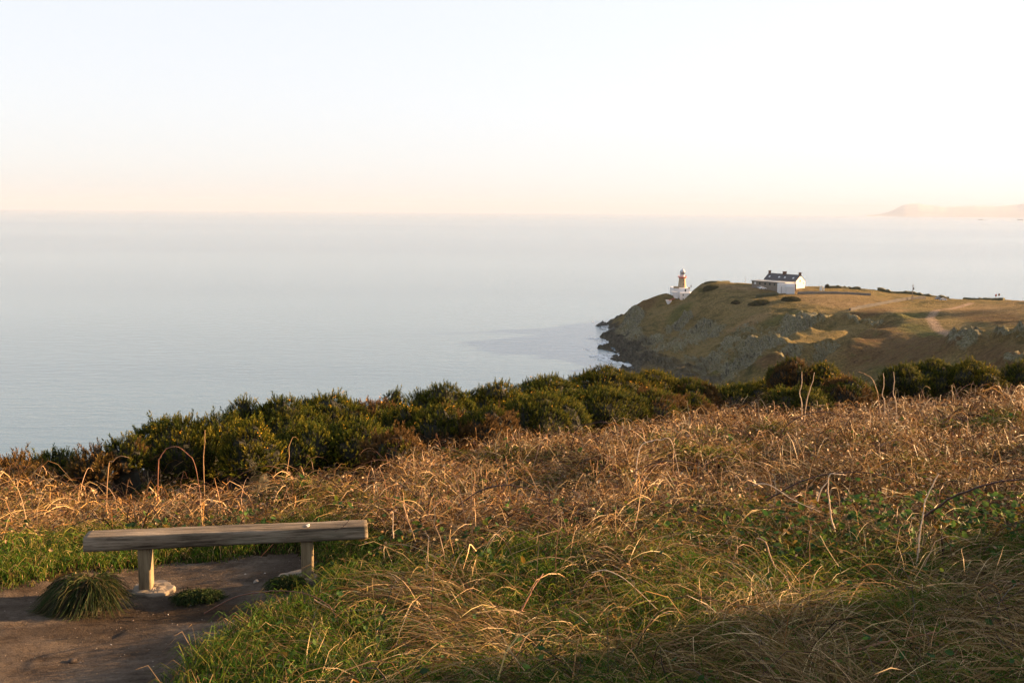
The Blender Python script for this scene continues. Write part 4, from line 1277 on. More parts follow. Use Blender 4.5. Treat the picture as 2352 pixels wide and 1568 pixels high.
# ================================================================== BRAMBLE CANES
def cane(label, pts, Y0, Y1, r, c, cat='stem', name='bramble_stem', knots=True, grounded=True):
    """an arching cane through picture points, its distance running from Y0 to Y1"""
    n = len(pts)
    K = [Vector(P(px, py, Y0 + (Y1 - Y0) * i / (n - 1))) for i, (px, py) in enumerate(pts)]
    if grounded:
        for e, nx_ in ((0, 1), (-1, -2)):
            if grounded == 'start' and e == -1: continue
            if grounded == 'end' and e == 0: continue
            p = K[e]; d_ = (p - K[nx_]); g = float(gz(np.array([p.x]), np.array([p.y]))[0])
            q = Vector((p.x + d_.x * 1.1, p.y + d_.y * 1.1, min(g, p.z - 0.02)))
            if g + 0.03 < p.z < g + (0.28 if Y0 < 11.5 else 3.0):
                if e == 0: K.insert(0, q)
                else: K.append(q)
    out = []
    m = len(K)
    for i in range(m - 1):
        p0, p1, p2, p3 = K[max(i - 1, 0)], K[i], K[i + 1], K[min(i + 2, m - 1)]
        for s in range(8):
            t = s / 8
            out.append(0.5 * ((2 * p1) + (p2 - p0) * t + (2 * p0 - 5 * p1 + 4 * p2 - p3) * t * t + (3 * p1 - p0 - 3 * p2 + p3) * t ** 3))
    out.append(K[-1])
    C = np.array([[v.x, v.y, v.z] for v in out])
    C += np.cumsum(rng.normal(size=C.shape) * r * 0.28, axis=0)
    rad = np.linspace(1.1, 0.6, len(C)) * r
    if knots: rad = rad * (1 + 0.35 * (np.arange(len(C)) % 4 == 0))
    o = strands(name, C[None], rad[None], np.array([c]), STRAW_M, sides=6, smooth_=True)
    tag(o, label, cat, 'stems standing out of the bramble thicket')


DK = (0.06, 0.032, 0.028); PL = (0.55, 0.42, 0.30); TN = (0.36, 0.22, 0.12); RD = (0.24, 0.11, 0.07)
cane('thin thorny bramble cane arching low over the bare path', [(470, 1408), (540, 1372), (600, 1361), (645, 1358), (700, 1364), (742, 1382), (768, 1408), (785, 1450), (800, 1500)], 6.9, 6.1, 0.0042, (0.13, 0.06, 0.04), grounded='end')
cane('straight tan stick crossing the arching cane at the path edge', [(722, 1376), (745, 1390), (772, 1404)], 6.6, 6.4, 0.004, TN, grounded=False)
cane('dark bramble arc rising just right of the bench', [(1052, 1162), (1099, 1130), (1140, 1118), (1179, 1116), (1229, 1128), (1285, 1155)], 9.4, 9.4, 0.006, DK)
cane('bramble arc silhouetted below the highest gorse bush', [(1325, 985), (1345, 974), (1378, 969), (1418, 978), (1440, 1000)], 17, 17, 0.008, DK)
cane('pale bent bramble cane shining in the middle of the thicket', [(1461, 1105), (1462, 1060), (1470, 1026), (1490, 1014), (1512, 1011), (1540, 1022)], 12, 12.3, 0.0075, PL)
cane('long dark bramble cane sweeping right through the middle', [(1455, 1082), (1478, 1072), (1515, 1060), (1561, 1056), (1611, 1066), (1650, 1058), (1690, 1062)], 10.8, 11.2, 0.006, DK)
cane('dark semicircular bramble arch under the tall pointed gorse', [(1783, 1030), (1792, 1000), (1814, 972), (1851, 951), (1884, 944), (1924, 950), (1955, 968)], 16, 16, 0.009, DK)
cane('rounded bramble arch with a sunlit right limb', [(2008, 1056), (2018, 1034), (2040, 1015), (2068, 1009), (2102, 1024), (2126, 1058)], 12, 12, 0.006, TN)
cane('long low dark bramble arch over the green leaves', [(1760, 1150), (1799, 1124), (1840, 1103), (1890, 1089), (1940, 1082), (1983, 1081), (2044, 1092), (2090, 1112), (2135, 1140)], 9.0, 8.6, 0.0055, DK)
cane('thick dark bramble cane climbing to the right edge', [(2120, 1190), (2142, 1170), (2180, 1142), (2225, 1120), (2274, 1103), (2320, 1093), (2370, 1091)], 7.6, 7.3, 0.008, DK)
cane('tall pale S-shaped stalk above the green leaves', [(2102, 1318), (2108, 1262), (2112, 1215), (2118, 1180), (2121, 1143), (2135, 1112), (2150, 1086)], 7.4, 7.6, 0.006, PL)
cane('white upright bent stalk left of the green leaves', [(1918, 1214), (1910, 1190), (1905, 1155), (1903, 1122), (1906, 1090), (1925, 1087), (1944, 1090)], 7.9, 8.0, 0.0055, PL)
cane('short pale side shoot forking left from the white bent stalk', [(1878, 1150), (1888, 1125), (1903, 1108)], 7.95, 7.95, 0.005, PL, grounded='start')
cane('pale cane hooking over left of the white bent stalk', [(1732, 1114), (1745, 1111), (1772, 1113), (1800, 1130), (1832, 1148), (1884, 1171)], 8.6, 8.3, 0.005, PL, grounded='end')
cane('brown woody cane lying across the dark bottom right corner', [(1919, 1492), (1945, 1496), (1976, 1495), (2010, 1484), (2050, 1472), (2100, 1462), (2152, 1453)], 5.0, 5.1, 0.0055, RD, grounded=False)
cane('twisted tan cane dropping through the right foreground', [(1738, 1236), (1756, 1245), (1768, 1275), (1780, 1300), (1797, 1318), (1812, 1340), (1832, 1362)], 6.5, 6.0, 0.0045, TN)
cane('pale upright stem beside the right end of the bench', [(903, 1234), (901, 1210), (902, 1180), (910, 1172)], 8.4, 8.4, 0.005, PL)
cane('thin dark twig arching over the right end of the bench', [(938, 1198), (915, 1180), (888, 1170), (859, 1172), (815, 1182), (789, 1209), (770, 1222)], 8.1, 8.0, 0.0028, DK, grounded='start')
cane('leaning reddish stem right of the bench', [(925, 1156), (935, 1185), (945, 1212), (954, 1238)], 8.1, 8.0, 0.004, TN, grounded='end')
cane('long bent straw stalk in the centre foreground', [(1360, 1314), (1376, 1311), (1395, 1312), (1431, 1327), (1470, 1360), (1514, 1400), (1545, 1408)], 6.0, 5.7, 0.0030, PL)
cane('reddish stem slanting up in the centre foreground', [(1198, 1402), (1212, 1378), (1225, 1352), (1238, 1335), (1250, 1318)], 5.8, 6.0, 0.0045, RD)
for px, a in ((1840, 'left of two pale stalks before the tall pointed gorse'), (2029, 'thick pale upright stalk right of the long hooked one'), (2056, 'slender pale upright stalk before the dark far right gorse')):
    cane(a, [(px + 2, 930), (px - 3, 905), (px + 1, 880), (px, 856)], 21, 21, 0.010, PL, grounded='start')
cane('right of two pale stalks before the tall pointed gorse, bent', [(1853, 922), (1860, 896), (1867, 876), (1871, 856)], 21, 21, 0.009, PL, grounded='start')
cane('long hooked stalk bending over beside the pale gorse shoulder', [(2021, 945), (2017, 915), (2011, 888), (2000, 868), (1985, 858), (1970, 852)], 20, 20, 0.008, TN, grounded='start')
cane('lone upright stem in front of the big yellow-lit gorse clump', [(468, 1072), (467, 1040), (470, 1012), (471, 985)], 13, 13, 0.0055, TN, grounded='start')
cane('tall bramble arch over the sunlit brambles behind the bench', [(362, 1075), (368, 1048), (381, 1030), (404, 1025), (427, 1041), (446, 1075)], 12, 12, 0.006, RD)
cane('low tan bramble arch left of the tall arch', [(250, 1078), (262, 1058), (280, 1046), (300, 1050)], 12, 12, 0.006, TN, grounded='start')

# ================================================================== LIGHTHOUSE
WHITE = simple('white_paint', (0.62, 0.62, 0.64), 0.6, 0.06, 1.5)
CREAM = simple('granite_tower', (0.28, 0.22, 0.145), 0.85, 0.12, 2.0)
REDM = simple('red_paint', (0.34, 0.07, 0.05), 0.6, 0.15)
SLATE = simple('grey_slate', (0.055, 0.052, 0.060), 0.8, 0.2, 1.5)
LEAD = simple('grey_flat_roof', (0.22, 0.23, 0.24), 0.7, 0.1, 0.5)
STONE = simple('field_stone', (0.16, 0.135, 0.11), 0.9, 0.35, 2.0)
BRICK = simple('chimney_brick', (0.11, 0.06, 0.04), 0.9, 0.25, 3)
GLASS = simple('dark_glass', (0.03, 0.035, 0.03), 0.15, 0.1)
DOME = simple('dome_grey', (0.42, 0.44, 0.50), 0.5, 0.08)
CARG = simple('grey_car_paint', (0.16, 0.17, 0.19), 0.35, 0.05)
TYRE = simple('tyre_rubber', (0.02, 0.02, 0.02), 0.8, 0.1)
LW = P(1566.5, 660, 705); s_ = 705 / F          # metres per picture pixel there
lh = empty('lighthouse', LW); lh.scale = (0.74, 0.74, 0.74); tag(lh, 'round stone lighthouse tower with white lantern and red gallery', 'lighthouse')
bm = bmesh.new(); lathe(bm, [(4.1, 0), (3.9, 1.0), (3.5, 4.5), (3.25, 8.0), (3.2, 8.9)], 28); bm_obj('tower', bm, CREAM, lh, smooth_=False)
bm = bmesh.new(); lathe(bm, [(3.2, 8.9), (4.0, 9.5), (4.3, 9.9), (4.3, 10.2), (2.4, 10.22)], 28); bm_obj('gallery', bm, REDM, lh)
bm = bmesh.new()
for k in range(18):
    a = 2 * math.pi * k / 18
    box(bm, 4.15 * math.cos(a) - 0.05, 4.15 * math.cos(a) + 0.05, 4.15 * math.sin(a) - 0.05, 4.15 * math.sin(a) + 0.05, 10.2, 11.3)
for z_ in (10.75, 11.3):
    r0 = [bm.verts.new((4.15 * math.cos(2 * math.pi * k / 28), 4.15 * math.sin(2 * math.pi * k / 28), z_)) for k in range(28)]
    r1 = [bm.verts.new((4.22 * math.cos(2 * math.pi * k / 28), 4.22 * math.sin(2 * math.pi * k / 28), z_ + 0.09)) for k in range(28)]
    for k in range(28): bm.faces.new((r0[k], r0[(k + 1) % 28], r1[(k + 1) % 28], r1[k]))
bm_obj('railing', bm, REDM, lh)
bm = bmesh.new(); lathe(bm, [(2.3, 10.2), (2.3, 12.0), (2.45, 12.05), (2.45, 12.2)], 20); lw = bm_obj('lantern_base', bm, WHITE, lh)
bm = bmesh.new(); lathe(bm, [(2.05, 12.2), (2.05, 14.6)], 16); bm_obj('lantern_glass', bm, GLASS, lh)
bm = bmesh.new()
for k in range(12):
    a = 2 * math.pi * k / 12
    box(bm, 2.15 * math.cos(a) - 0.14, 2.15 * math.cos(a) + 0.14, 2.15 * math.sin(a) - 0.14, 2.15 * math.sin(a) + 0.14, 12.2, 14.6)
lathe(bm, [(2.25, 14.6), (2.35, 14.65), (2.35, 15.1)], 20)
bm_obj('lantern_frame', bm, WHITE, lh)
bm = bmesh.new(); lathe(bm, [(2.4, 15.1), (2.2, 15.8), (1.7, 16.5), (1.0, 17.0), (0.5, 17.2), (0.5, 17.9), (0.3, 18.1)], 20); bm_obj('dome', bm, DOME, lh, smooth_=True)
bm = bmesh.new(); lathe(bm, [(0.07, 18.0), (0.05, 20.2)], 6); bm_obj('weather_vane', bm, DOME, lh)
for z_, aa in ((6.6, -1.35), (2.6, -1.35)):
    r_ = 3.45 if z_ > 5 else 3.75
    bm = bmesh.new(); box(bm, -0.3, 0.3, -0.2, 0.2, z_, z_ + 1.1)
    w_ = bm_obj('window', bm, GLASS, lh); w_.location = (r_ * math.cos(aa), r_ * math.sin(aa), 0); w_.rotation_euler = (0, 0, aa + math.pi / 2)

bb = empty('lighthouse_station', (LW[0], LW[1], LW[2] - 12)); tag(bb, 'white terraced buildings and walls around the foot of the lighthouse', 'building')
sx = lambda px: (px - 1566.5) * s_
bm = bmesh.new(); box(bm, sx(1543.5), sx(1581), -7, 9, 0, 11.9); bm_obj('wall', bm, WHITE, bb)
bm = bmesh.new(); box(bm, sx(1556), sx(1578), -13, -7.05, -8, 9.3); box(bm, sx(1578), sx(1590), -9, 4, -2, 8.6) ; bm_obj('lower_wall', bm, WHITE, bb)
bm = bmesh.new(); box(bm, sx(1543.5) - 0.1, sx(1556), -7.3, -6.9, 11.9, 13.3); bm_obj('parapet', bm, CREAM, bb)
bm = bmesh.new(); box(bm, sx(1576), sx(1581), -7.3, -6.9, 11.9, 12.6); bm_obj('parapet', bm, CREAM, bb)
bm = bmesh.new(); box(bm, sx(1561.5), sx(1563.5), -13.1, -12.95, 3.0, 5.5); bm_obj('window', bm, GLASS, bb)
bm = bmesh.new(); box(bm, sx(1561.5), sx(1563.5), -13.1, -12.95, 7, 8.4); bm_obj('window', bm, GLASS, bb)
bm = bmesh.new(); box(bm, sx(1569), sx(1572), -7.15, -6.95, 9.6, 11.3); bm_obj('window', bm, GLASS, bb)
bm = bmesh.new(); box(bm, sx(1583) - 0.25, sx(1583) + 0.25, -7.4, -6.9, 12.6, 14.3); bm_obj('chimney', bm, BRICK, bb)


def wedge_wall(name, pts, thick, mat, label, cat, Y, parent=None):
    """a standing wall whose face follows the given outline, thick metres deep"""
    c = P(*pts[0], Y)
    bm = bmesh.new()
    f = [bm.verts.new(Vector(P(px, py, Y)) - Vector(c)) for px, py in pts]
    b = [bm.verts.new(v.co + Vector((0, thick, 0))) for v in f]
    bm.faces.new(f); bm.faces.new(b[::-1])
    for k in range(len(f)):
        bm.faces.new((f[k], b[k], b[(k + 1) % len(f)], f[(k + 1) % len(f)]))
    o = bm_obj(name, bm, mat, parent, loc=c)
    if label: tag(o, label, cat)
    return o


wedge_wall('retaining_wall', [(1544, 669), (1556, 671), (1557, 686), (1549, 684)], 2.5, WHITE, 'whitewashed retaining wall tapering down left of the lighthouse buildings', 'wall', 688)
wedge_wall('stair_wall', [(1529.5, 689), (1543, 690), (1541, 694), (1534, 701)], 2.0, WHITE, 'lowest white wedge-shaped wall below the lighthouse', 'wall', 684)
o = wedge_wall('railing', [(1537, 688.2), (1550, 684.0), (1550, 686.6), (1537, 690.4)], 0.3, REDM, 'red railing on the steps between the two white walls below the lighthouse', 'railing', 683)

# ================================================================== KEEPERS' HOUSE
def prism_house(root, p0, p1, width, h_eave, h_ridge, wall_mat, roof_mat):
    """gabled house whose long front runs p0->p1 (local xy); depth away from the viewer"""
    d = (p1 - p0); ln = d.length; u = d / ln; v = Vector((-u.y, u.x, 0))
    if v.y < 0: v = -v
    bm = bmesh.new()
    a, b = p0, p1; c_, d_ = p1 + v * width, p0 + v * width
    up = Vector((0, 0, 1)); dn = Vector((0, 0, -3))
    low = [bm.verts.new(q + dn) for q in (a, b, c_, d_)]
    top = [bm.verts.new(q + up * h_eave) for q in (a, b, c_, d_)]
    r0 = bm.verts.new((a + d_) / 2 + up * (h_ridge - 0.15)); r1 = bm.verts.new((b + c_) / 2 + up * (h_ridge - 0.15))
    bm.faces.new((low[0], low[1], top[1], top[0])); bm.faces.new((low[2], low[3], top[3], top[2]))
    bm.faces.new((low[1], low[2], top[2], r1, top[1])); bm.faces.new((low[3], low[0], top[0], r0, top[3]))
    bm.faces.new((top[0], top[1], r1, r0)); bm.faces.new((top[2], top[3], r0, r1)); bm.faces.new(low[::-1])
    bm_obj('wall', bm, wall_mat, root)
    bm = bmesh.new(); ov = 0.35
    R0 = (a + d_) / 2 + up * (h_ridge + 0.12) - u * 0.1; R1 = (b + c_) / 2 + up * (h_ridge + 0.12) + u * 0.1
    e0 = a + up * h_eave - v * ov - u * 0.1 + up * 0.0; e1 = b + up * h_eave - v * ov + u * 0.1
    f0 = d_ + up * h_eave + v * ov - u * 0.1; f1 = c_ + up * h_eave + v * ov + u * 0.1
    th = Vector((0, 0, -0.2))
    V = [bm.verts.new(q) for q in (e0, e1, R1, R0, f1, f0)]; Wv = [bm.verts.new(q + th) for q in (e0, e1, R1, R0, f1, f0)]
    bm.faces.new((V[0], V[1], V[2], V[3])); bm.faces.new((V[3], V[2], V[4], V[5]))
    bm.faces.new((Wv[3], Wv[2], Wv[1], Wv[0])); bm.faces.new((Wv[5], Wv[4], Wv[2], Wv[3]))
    for i, j in ((0, 1), (1, 2), (2, 4), (4, 5), (5, 3), (3, 0)): bm.faces.new((V[i], Wv[i], Wv[j], V[j]))
    rf = bm_obj('roof', bm, roof_mat, root)
    return u, v, R0, R1, rf


YH = 632
hg = P(1827.5, 662.0, YH); sh = YH / F
house = empty('keepers_house', hg); tag(house, 'long white house with dark slate roof and three brick chimneys', 'house')
X_ = lambda px: (px - 1825.6) * sh
p0 = Vector((X_(1773) * 1.03, 21.0, 0)); p1 = Vector((0, 0, 0))
u, v, R0, R1, rf = prism_house(house, p0, p1, 9.0, 4.4, 8.2, WHITE, SLATE)
for t in (0.03, 0.5, 0.97):
    c = R0 + (R1 - R0) * t; bm = bmesh.new(); w = 0.75 if t != 0.5 else 1.15
    box(bm, c.x - w, c.x + w, c.y - 0.6, c.y + 0.6, c.z - 1.0, c.z + 1.3); box(bm, c.x - w - 0.12, c.x + w + 0.12, c.y - 0.72, c.y + 0.72, c.z + 1.3, c.z + 1.6)
    bm_obj('chimney', bm, BRICK, house)
sl = (Vector((0, 0, 8.2)) + v * 4.5) - (Vector((0, 0, 4.4)))
for t in (0.12, 0.42, 0.60, 0.86):
    c = p0 + (p1 - p0) * t + Vector((0, 0, 4.4)) + sl * 0.42
    bm = bmesh.new(); su = u * 0.55; sv = sl.normalized() * 0.6; nn_ = u.cross(sv).normalized(); nn_ = nn_ if nn_.z > 0 else -nn_
    A_ = [c - su - sv + nn_ * 0.35, c + su - sv + nn_ * 0.35, c + su + sv + nn_ * 0.35, c - su + sv + nn_ * 0.35]
    va = [bm.verts.new(q) for q in A_]; vb = [bm.verts.new(q - nn_ * 0.3) for q in A_]
    bm.faces.new(va); bm.faces.new(vb[::-1])
    for k in range(4): bm.faces.new((va[k], vb[k], vb[(k + 1) % 4], va[(k + 1) % 4]))
    bm_obj('skylight', bm, simple('skylight_glass', (0.5, 0.52, 0.55), 0.2, 0.05), house)
gd = v
for off, z_, w, hh, nm in ((0.45, 3.8, 0.4, 1.5, 'window'), (0.85, 2.6, 0.3, 0.8, 'window')):
    c = p1 + gd * 9.0 * off + u * 0.02
    bm = bmesh.new(); A_ = [c - gd * w + Vector((0, 0, z_)), c + gd * w + Vector((0, 0, z_)), c + gd * w + Vector((0, 0, z_ + hh)), c - gd * w + Vector((0, 0, z_ + hh))]
    va = [bm.verts.new(q + u * 0.06) for q in A_]; vb = [bm.verts.new(q - u * 0.05) for q in A_]
    bm.faces.new(va); bm.faces.new(vb[::-1])
    for k in range(4): bm.faces.new((va[k], vb[k], vb[(k + 1) % 4], va[(k + 1) % 4]))
    bm_obj(nm, bm, BRICK, house)
for t in (0.25, 0.72):
    c = p0 + (p1 - p0) * t - v * 0.04
    bm = bmesh.new(); box(bm, c.x - 0.35, c.x + 0.35, c.y - 0.08, c.y + 0.06, 2.2, 3.5); bm_obj('window', bm, GLASS, house)

# flat roofed stone annex
Ya = 626
ag = P(1762, 658.5, Ya); sa = Ya / F
annex = empty('stone_annex', ag); tag(annex, 'low stone building with flat grey roof left of the white house', 'building')
XA = lambda px: (px - 1762) * sa
a0 = Vector((XA(1735), 10, 0)); a1 = Vector((XA(1794), -10, 0)); du = (a1 - a0).normalized(); dv = Vector((-du.y, du.x, 0))
def slab(parent, name, mat, o_, lu, lv, z0, z1, uu=du, vv=dv):
    bm = bmesh.new(); A_ = [o_, o_ + uu * lu, o_ + uu * lu + vv * lv, o_ + vv * lv]
    va = [bm.verts.new(q + Vector((0, 0, z0))) for q in A_]; vb = [bm.verts.new(q + Vector((0, 0, z1))) for q in A_]
    bm.faces.new(va[::-1]); bm.faces.new(vb)
    for k in range(4): bm.faces.new((va[k], va[(k + 1) % 4], vb[(k + 1) % 4], vb[k]))
    return bm_obj(name, bm, mat, parent)
ll = (a1 - a0).length
slab(annex, 'wall', STONE, a0, ll, 9.0, -3, 3.0)
slab(annex, 'roof', LEAD, a0 - du * 0.4 - dv * 0.5, ll + 0.6, 9.8, 3.002, 3.4)
for k, t in enumerate((0.08, 0.22, 0.38, 0.52, 0.66, 0.80)):
    slab(annex, 'window', WHITE if k == 0 else GLASS, a0 + du * (t * ll) - dv * 0.05, 1.3, 0.1, 1.1, 2.4)
# white yard enclosure
yg = P(1806, 664.5, 615); yard = empty('yard_enclosure', yg); tag(yard, 'white walled yard and sheds in front of the white house', 'outbuilding')
XY = lambda px: (px - 1806) * 615 / F
bm = bmesh.new(); box(bm, XY(1789), XY(1825), -1, 4, -3, 3.6); bm_obj('wall', bm, WHITE, yard)
bm = bmesh.new(); box(bm, XY(1803), XY(1822), -3.2, -1.02, -4, 2.0); bm_obj('shed', bm, simple('pale_grey_paint', (0.5, 0.52, 0.55), 0.7, 0.06), yard)
bm = bmesh.new(); box(bm, XY(1825.1), XY(1827), -1.6, 0.5, -1, 3.3); bm_obj('gate_post', bm, BRICK, yard)
bm = bmesh.new(); box(bm, XY(1793), XY(1794.4), -1.12, -1.0, -3, 1.8); bm_obj('door', bm, simple('grey_door', (0.3, 0.3, 0.31)), yard)


# cars by the annex
def car(px, py, Y, label, paint, rz):
    c = P(px, py, Y); root = empty('parked_car', c, rz); tag(root, label, 'car', 'cars parked beside the stone annex')
    bm = bmesh.new()
    prof = [(-2.1, 0.35), (-2.15, 0.8), (-1.9, 0.95), (-1.35, 1.0), (-0.8, 1.45), (0.75, 1.48), (1.35, 1.0), (2.0, 0.92), (2.15, 0.6), (2.1, 0.3)]
    L0 = [bm.verts.new((x, -0.85 if z < 1.2 else -0.7, z)) for x, z in prof]; L1 = [bm.verts.new((x, 0.85 if z < 1.2 else 0.7, z)) for x, z in prof]
    bm.faces.new(L0); bm.faces.new(L1[::-1])
    for k in range(len(prof)): bm.faces.new((L0[k], L0[(k + 1) % len(prof)], L1[(k + 1) % len(prof)], L1[k]))
    bm_obj('body', bm, paint, root)
    bm = bmesh.new(); box(bm, -1.0, 1.0, -0.86, 0.86, 1.03, 1.36); bm_obj('windows', bm, GLASS, root)
    for x in (-1.3, 1.3):
        for y in (-0.8, 0.8):
            bm = bmesh.new(); bmesh.ops.create_cone(bm, cap_ends=True, segments=14, radius1=0.33, radius2=0.33, depth=0.22, matrix=Matrix.Translation((x, y, 0.33)) @ Matrix.Rotation(math.pi / 2, 4, 'X')); bm_obj('wheel', bm, TYRE, root)


car(1747, 662.5, 616, 'dark grey car parked in front of the stone annex', CARG, 0.25)
car(1751.5, 664.0, 608, 'white car parked nearest, behind the low dark hedge by the annex', WHITE, 0.25)


# ================================================================== WALLS, HEDGES, SHRUBS, POLES ON THE HEADLAND
def wall_line(name, label, cat, pts, h, w, mat, jag=0.15, part=None, lift=None):
    """a wall or hedge that follows the ground through (px,py,Y) points"""
    K = [P(*p) for p in pts]
    out = []
    for (ax, ay, _), (bx, by, _) in zip(K[:-1], K[1:]):
        n = max(2, int(math.hypot(bx - ax, by - ay) / 1.6))
        for k in range(n): out.append((ax + (bx - ax) * k / n, ay + (by - ay) * k / n))
    out.append(K[-1][:2])
    bm = bmesh.new(); prev = None
    for i, (x, y) in enumerate(out):
        j = min(i + 1, len(out) - 1); k = max(i - 1, 0)
        t = Vector((out[j][0] - out[k][0], out[j][1] - out[k][1], 0)).normalized(); nn = Vector((-t.y, t.x, 0))
        g = hz(x, y); hh = h * (1 + jag * (rng.random() - 0.5) * 2); ww = w * (1 + jag * (rng.random() - 0.5))
        c = Vector((x, y, g))
        ring = [bm.verts.new(c + nn * ww / 2 - Vector((0, 0, 1.2))), bm.verts.new(c + nn * ww / 2 * 0.85 + Vector((0, 0, hh * 0.8))), bm.verts.new(c + Vector((0, 0, hh))),
                bm.verts.new(c - nn * ww / 2 * 0.85 + Vector((0, 0, hh * 0.8))), bm.verts.new(c - nn * ww / 2 - Vector((0, 0, 1.2)))]
        if prev:
            for a in range(4): bm.faces.new((prev[a], ring[a], ring[a + 1], prev[a + 1]))
        else: bm.faces.new(ring)
        prev = ring
    bm.faces.new(prev[::-1])
    o = bm_obj(name, bm, mat); tag(o, label, cat)
    return o


HEDGE = simple('hedge_green', (0.050, 0.048, 0.018), 0.95, 0.6, 1.5)
WALLM = simple('grey_field_wall', (0.030, 0.028, 0.031), 0.95, 0.35, 1.2)
wall_line('hedge', 'dark clipped hedge on the skyline at the left end of the headland field', 'hedge', [(1618, 655, 655), (1645, 654, 656), (1675, 652, 664)], 1.1, 1.6, HEDGE, 0.15)
wall_line('hedge', 'low dark hedge in front of the stone annex', 'hedge', [(1737, 670, 606), (1755, 667, 606), (1772, 665, 607), (1788, 664, 607)], 1.9, 1.5, HEDGE, 0.12)
wall_line('stone_wall', 'long grey stone wall bending along the seaward field edge', 'wall', [(1952, 714, 543), (1975, 709, 552), (2010, 702, 563), (2050, 695, 578), (2090, 688, 592), (2125, 686, 600)], 1.7, 1.0, WALLM, 0.12)
wall_line('hedge', 'long dark hedge bank along the skyline behind the telegraph pole', 'hedge', [(2015, 669, 648), (2060, 673, 644), (2100, 677, 640), (2140, 681, 636), (2180, 686, 632)], 1.7, 4.0, HEDGE, 0.35)
wall_line('hedge', 'dark scrubby hedge with uneven top right of the house', 'hedge', [(1903, 660, 640), (1930, 661, 642), (1950, 664, 645), (1975, 667, 646)], 1.5, 2.0, HEDGE, 0.4)
wall_line('stone_wall', 'low brown wall running right from the yard gate', 'wall', [(1832, 668, 612), (1870, 669, 612), (1915, 671, 612), (1965, 676, 611), (2000, 681, 610)], 1.3, 0.8, STONE, 0.1)
wall_line('hedge', 'dark hedge bank at the right end of the skyline below two posts', 'hedge', [(2215, 690, 622), (2250, 690, 612), (2285, 689, 604), (2306, 689, 600)], 1.5, 4.0, HEDGE, 0.3)


def scrub(label, px, py, Y, wpx, h):
    x, y, _ = P(px, py, Y); rx = wpx * Y / F / 2; g = hz(x, y)
    n = 2600; v = nrm(rng.normal(size=(n, 3))); v[:, 2] = np.abs(v[:, 2])
    k = 0.8 + 0.35 * fbm(v[:, 0] * 4 + px, v[:, 1] * 4 + v[:, 2] * 3, 3, 9)
    dx = v[:, 0] * rx * k; dy = v[:, 1] * rx * 0.9 * k
    gg = np.array([hz(x + a, y + b) for a, b in zip(dx, dy)])
    c = np.stack([dx, dy, v[:, 2] * h * k + gg - g - 0.2], -1)
    a = nrm(rng.normal(size=(n, 3))) * 0.55; b = nrm(rng.normal(size=(n, 3))) * 0.55
    V = np.stack([c - a * 0.5, c + b, c + a + v * 0.3], 1)
    root = empty('scrub_bush', (x, y, g)); tag(root, label, 'bush', 'dark bushes on the headland field')
    mesh_np('foliage', V.reshape(-1, 3), np.arange(n * 3).reshape(-1, 3), GORSE_M, root, np.repeat(pick([(0.045, 0.048, 0.016), (0.06, 0.058, 0.02), (0.035, 0.035, 0.015)], n), 3, axis=0))
    bm = bmesh.new(); bmesh.ops.create_icosphere(bm, subdivisions=3, radius=1)
    for w in bm.verts: w.co = (w.co.x * rx * 0.82, w.co.y * rx * 0.75, w.co.z * h * 0.8 + hz(x + w.co.x * rx * 0.82, y + w.co.y * rx * 0.75) - g - 0.3)
    bm_obj('branches', bm, WOODY, root)


scrub('widest dark bush on the headland field, middle one of three', 1743, 684, 588, 46, 1.8)
scrub('dark bush below the white yard, rightmost of three on the field', 1817, 679, 590, 42, 2.2)
scrub('smallest dark bush on the headland field, leftmost of three', 1690, 681, 600, 18, 1.4)
scrub('flat dark scrub below the left skyline hedge', 1632, 661, 645, 34, 1.0)
scrub('tiny bush by the white gate pillars', 1900, 658, 640, 8, 2.2)

# telegraph pole
pg = P(2095, 692, 590); hgt = 34 * 590 / F
pole = empty('telegraph_pole', (pg[0], pg[1], hz(pg[0], pg[1]))); tag(pole, 'tall wooden telegraph pole with a transformer box by the stone wall', 'pole')
bm = bmesh.new(); lathe(bm, [(0.22, -0.5), (0.17, hgt + 0.8)], 8); bm_obj('post', bm, simple('pole_wood', (0.20, 0.14, 0.10)), pole)
bm = bmesh.new(); box(bm, -0.8, 0.8, -0.08, 0.08, hgt * 0.94, hgt * 0.94 + 0.16); bm_obj('crossarm', bm, simple('arm_wood', (0.12, 0.09, 0.07)), pole)
bm = bmesh.new(); box(bm, 0.0, 0.75, -0.35, 0.35, hgt * 0.70, hgt * 0.70 + 1.3, 0.08); bm_obj('transformer', bm, simple('transformer_brown', (0.10, 0.07, 0.05)), pole)
pg = P(1712, 655, 655)
bm = bmesh.new(); lathe(bm, [(0.12, -0.5), (0.09, 14 * 655 / F)], 6); o = bm_obj('mast', bm, simple('mast_grey', (0.3, 0.3, 0.3)), loc=(pg[0], pg[1], hz(pg[0], pg[1])))
tag(o, 'thin grey mast on the skyline left of the stone annex', 'mast')
for px, ht, lb, m_ in ((2287, 8, 'shorter reddish round-topped marker post on the far right skyline', REDM), (2294, 10, 'taller brown-topped marker post on the far right skyline', BRICK)):
    x, y, z = P(px, 688, 602); g = hz(x, y); k = 602 / F
    root = empty('marker_post', (x, y, g)); tag(root, lb, 'post')
    bm = bmesh.new(); lathe(bm, [(0.09, -0.5), (0.09, ht * k + 1.3)], 6); bm_obj('post', bm, simple('post_wood', (0.2, 0.15, 0.12)), root)
    bm = bmesh.new(); lathe(bm, [(0.25, ht * k), (0.55, ht * k + 0.35), (0.55, ht * k + 1.0), (0.25, ht * k + 1.5)], 10); bm_obj('topmark', bm, m_, root)
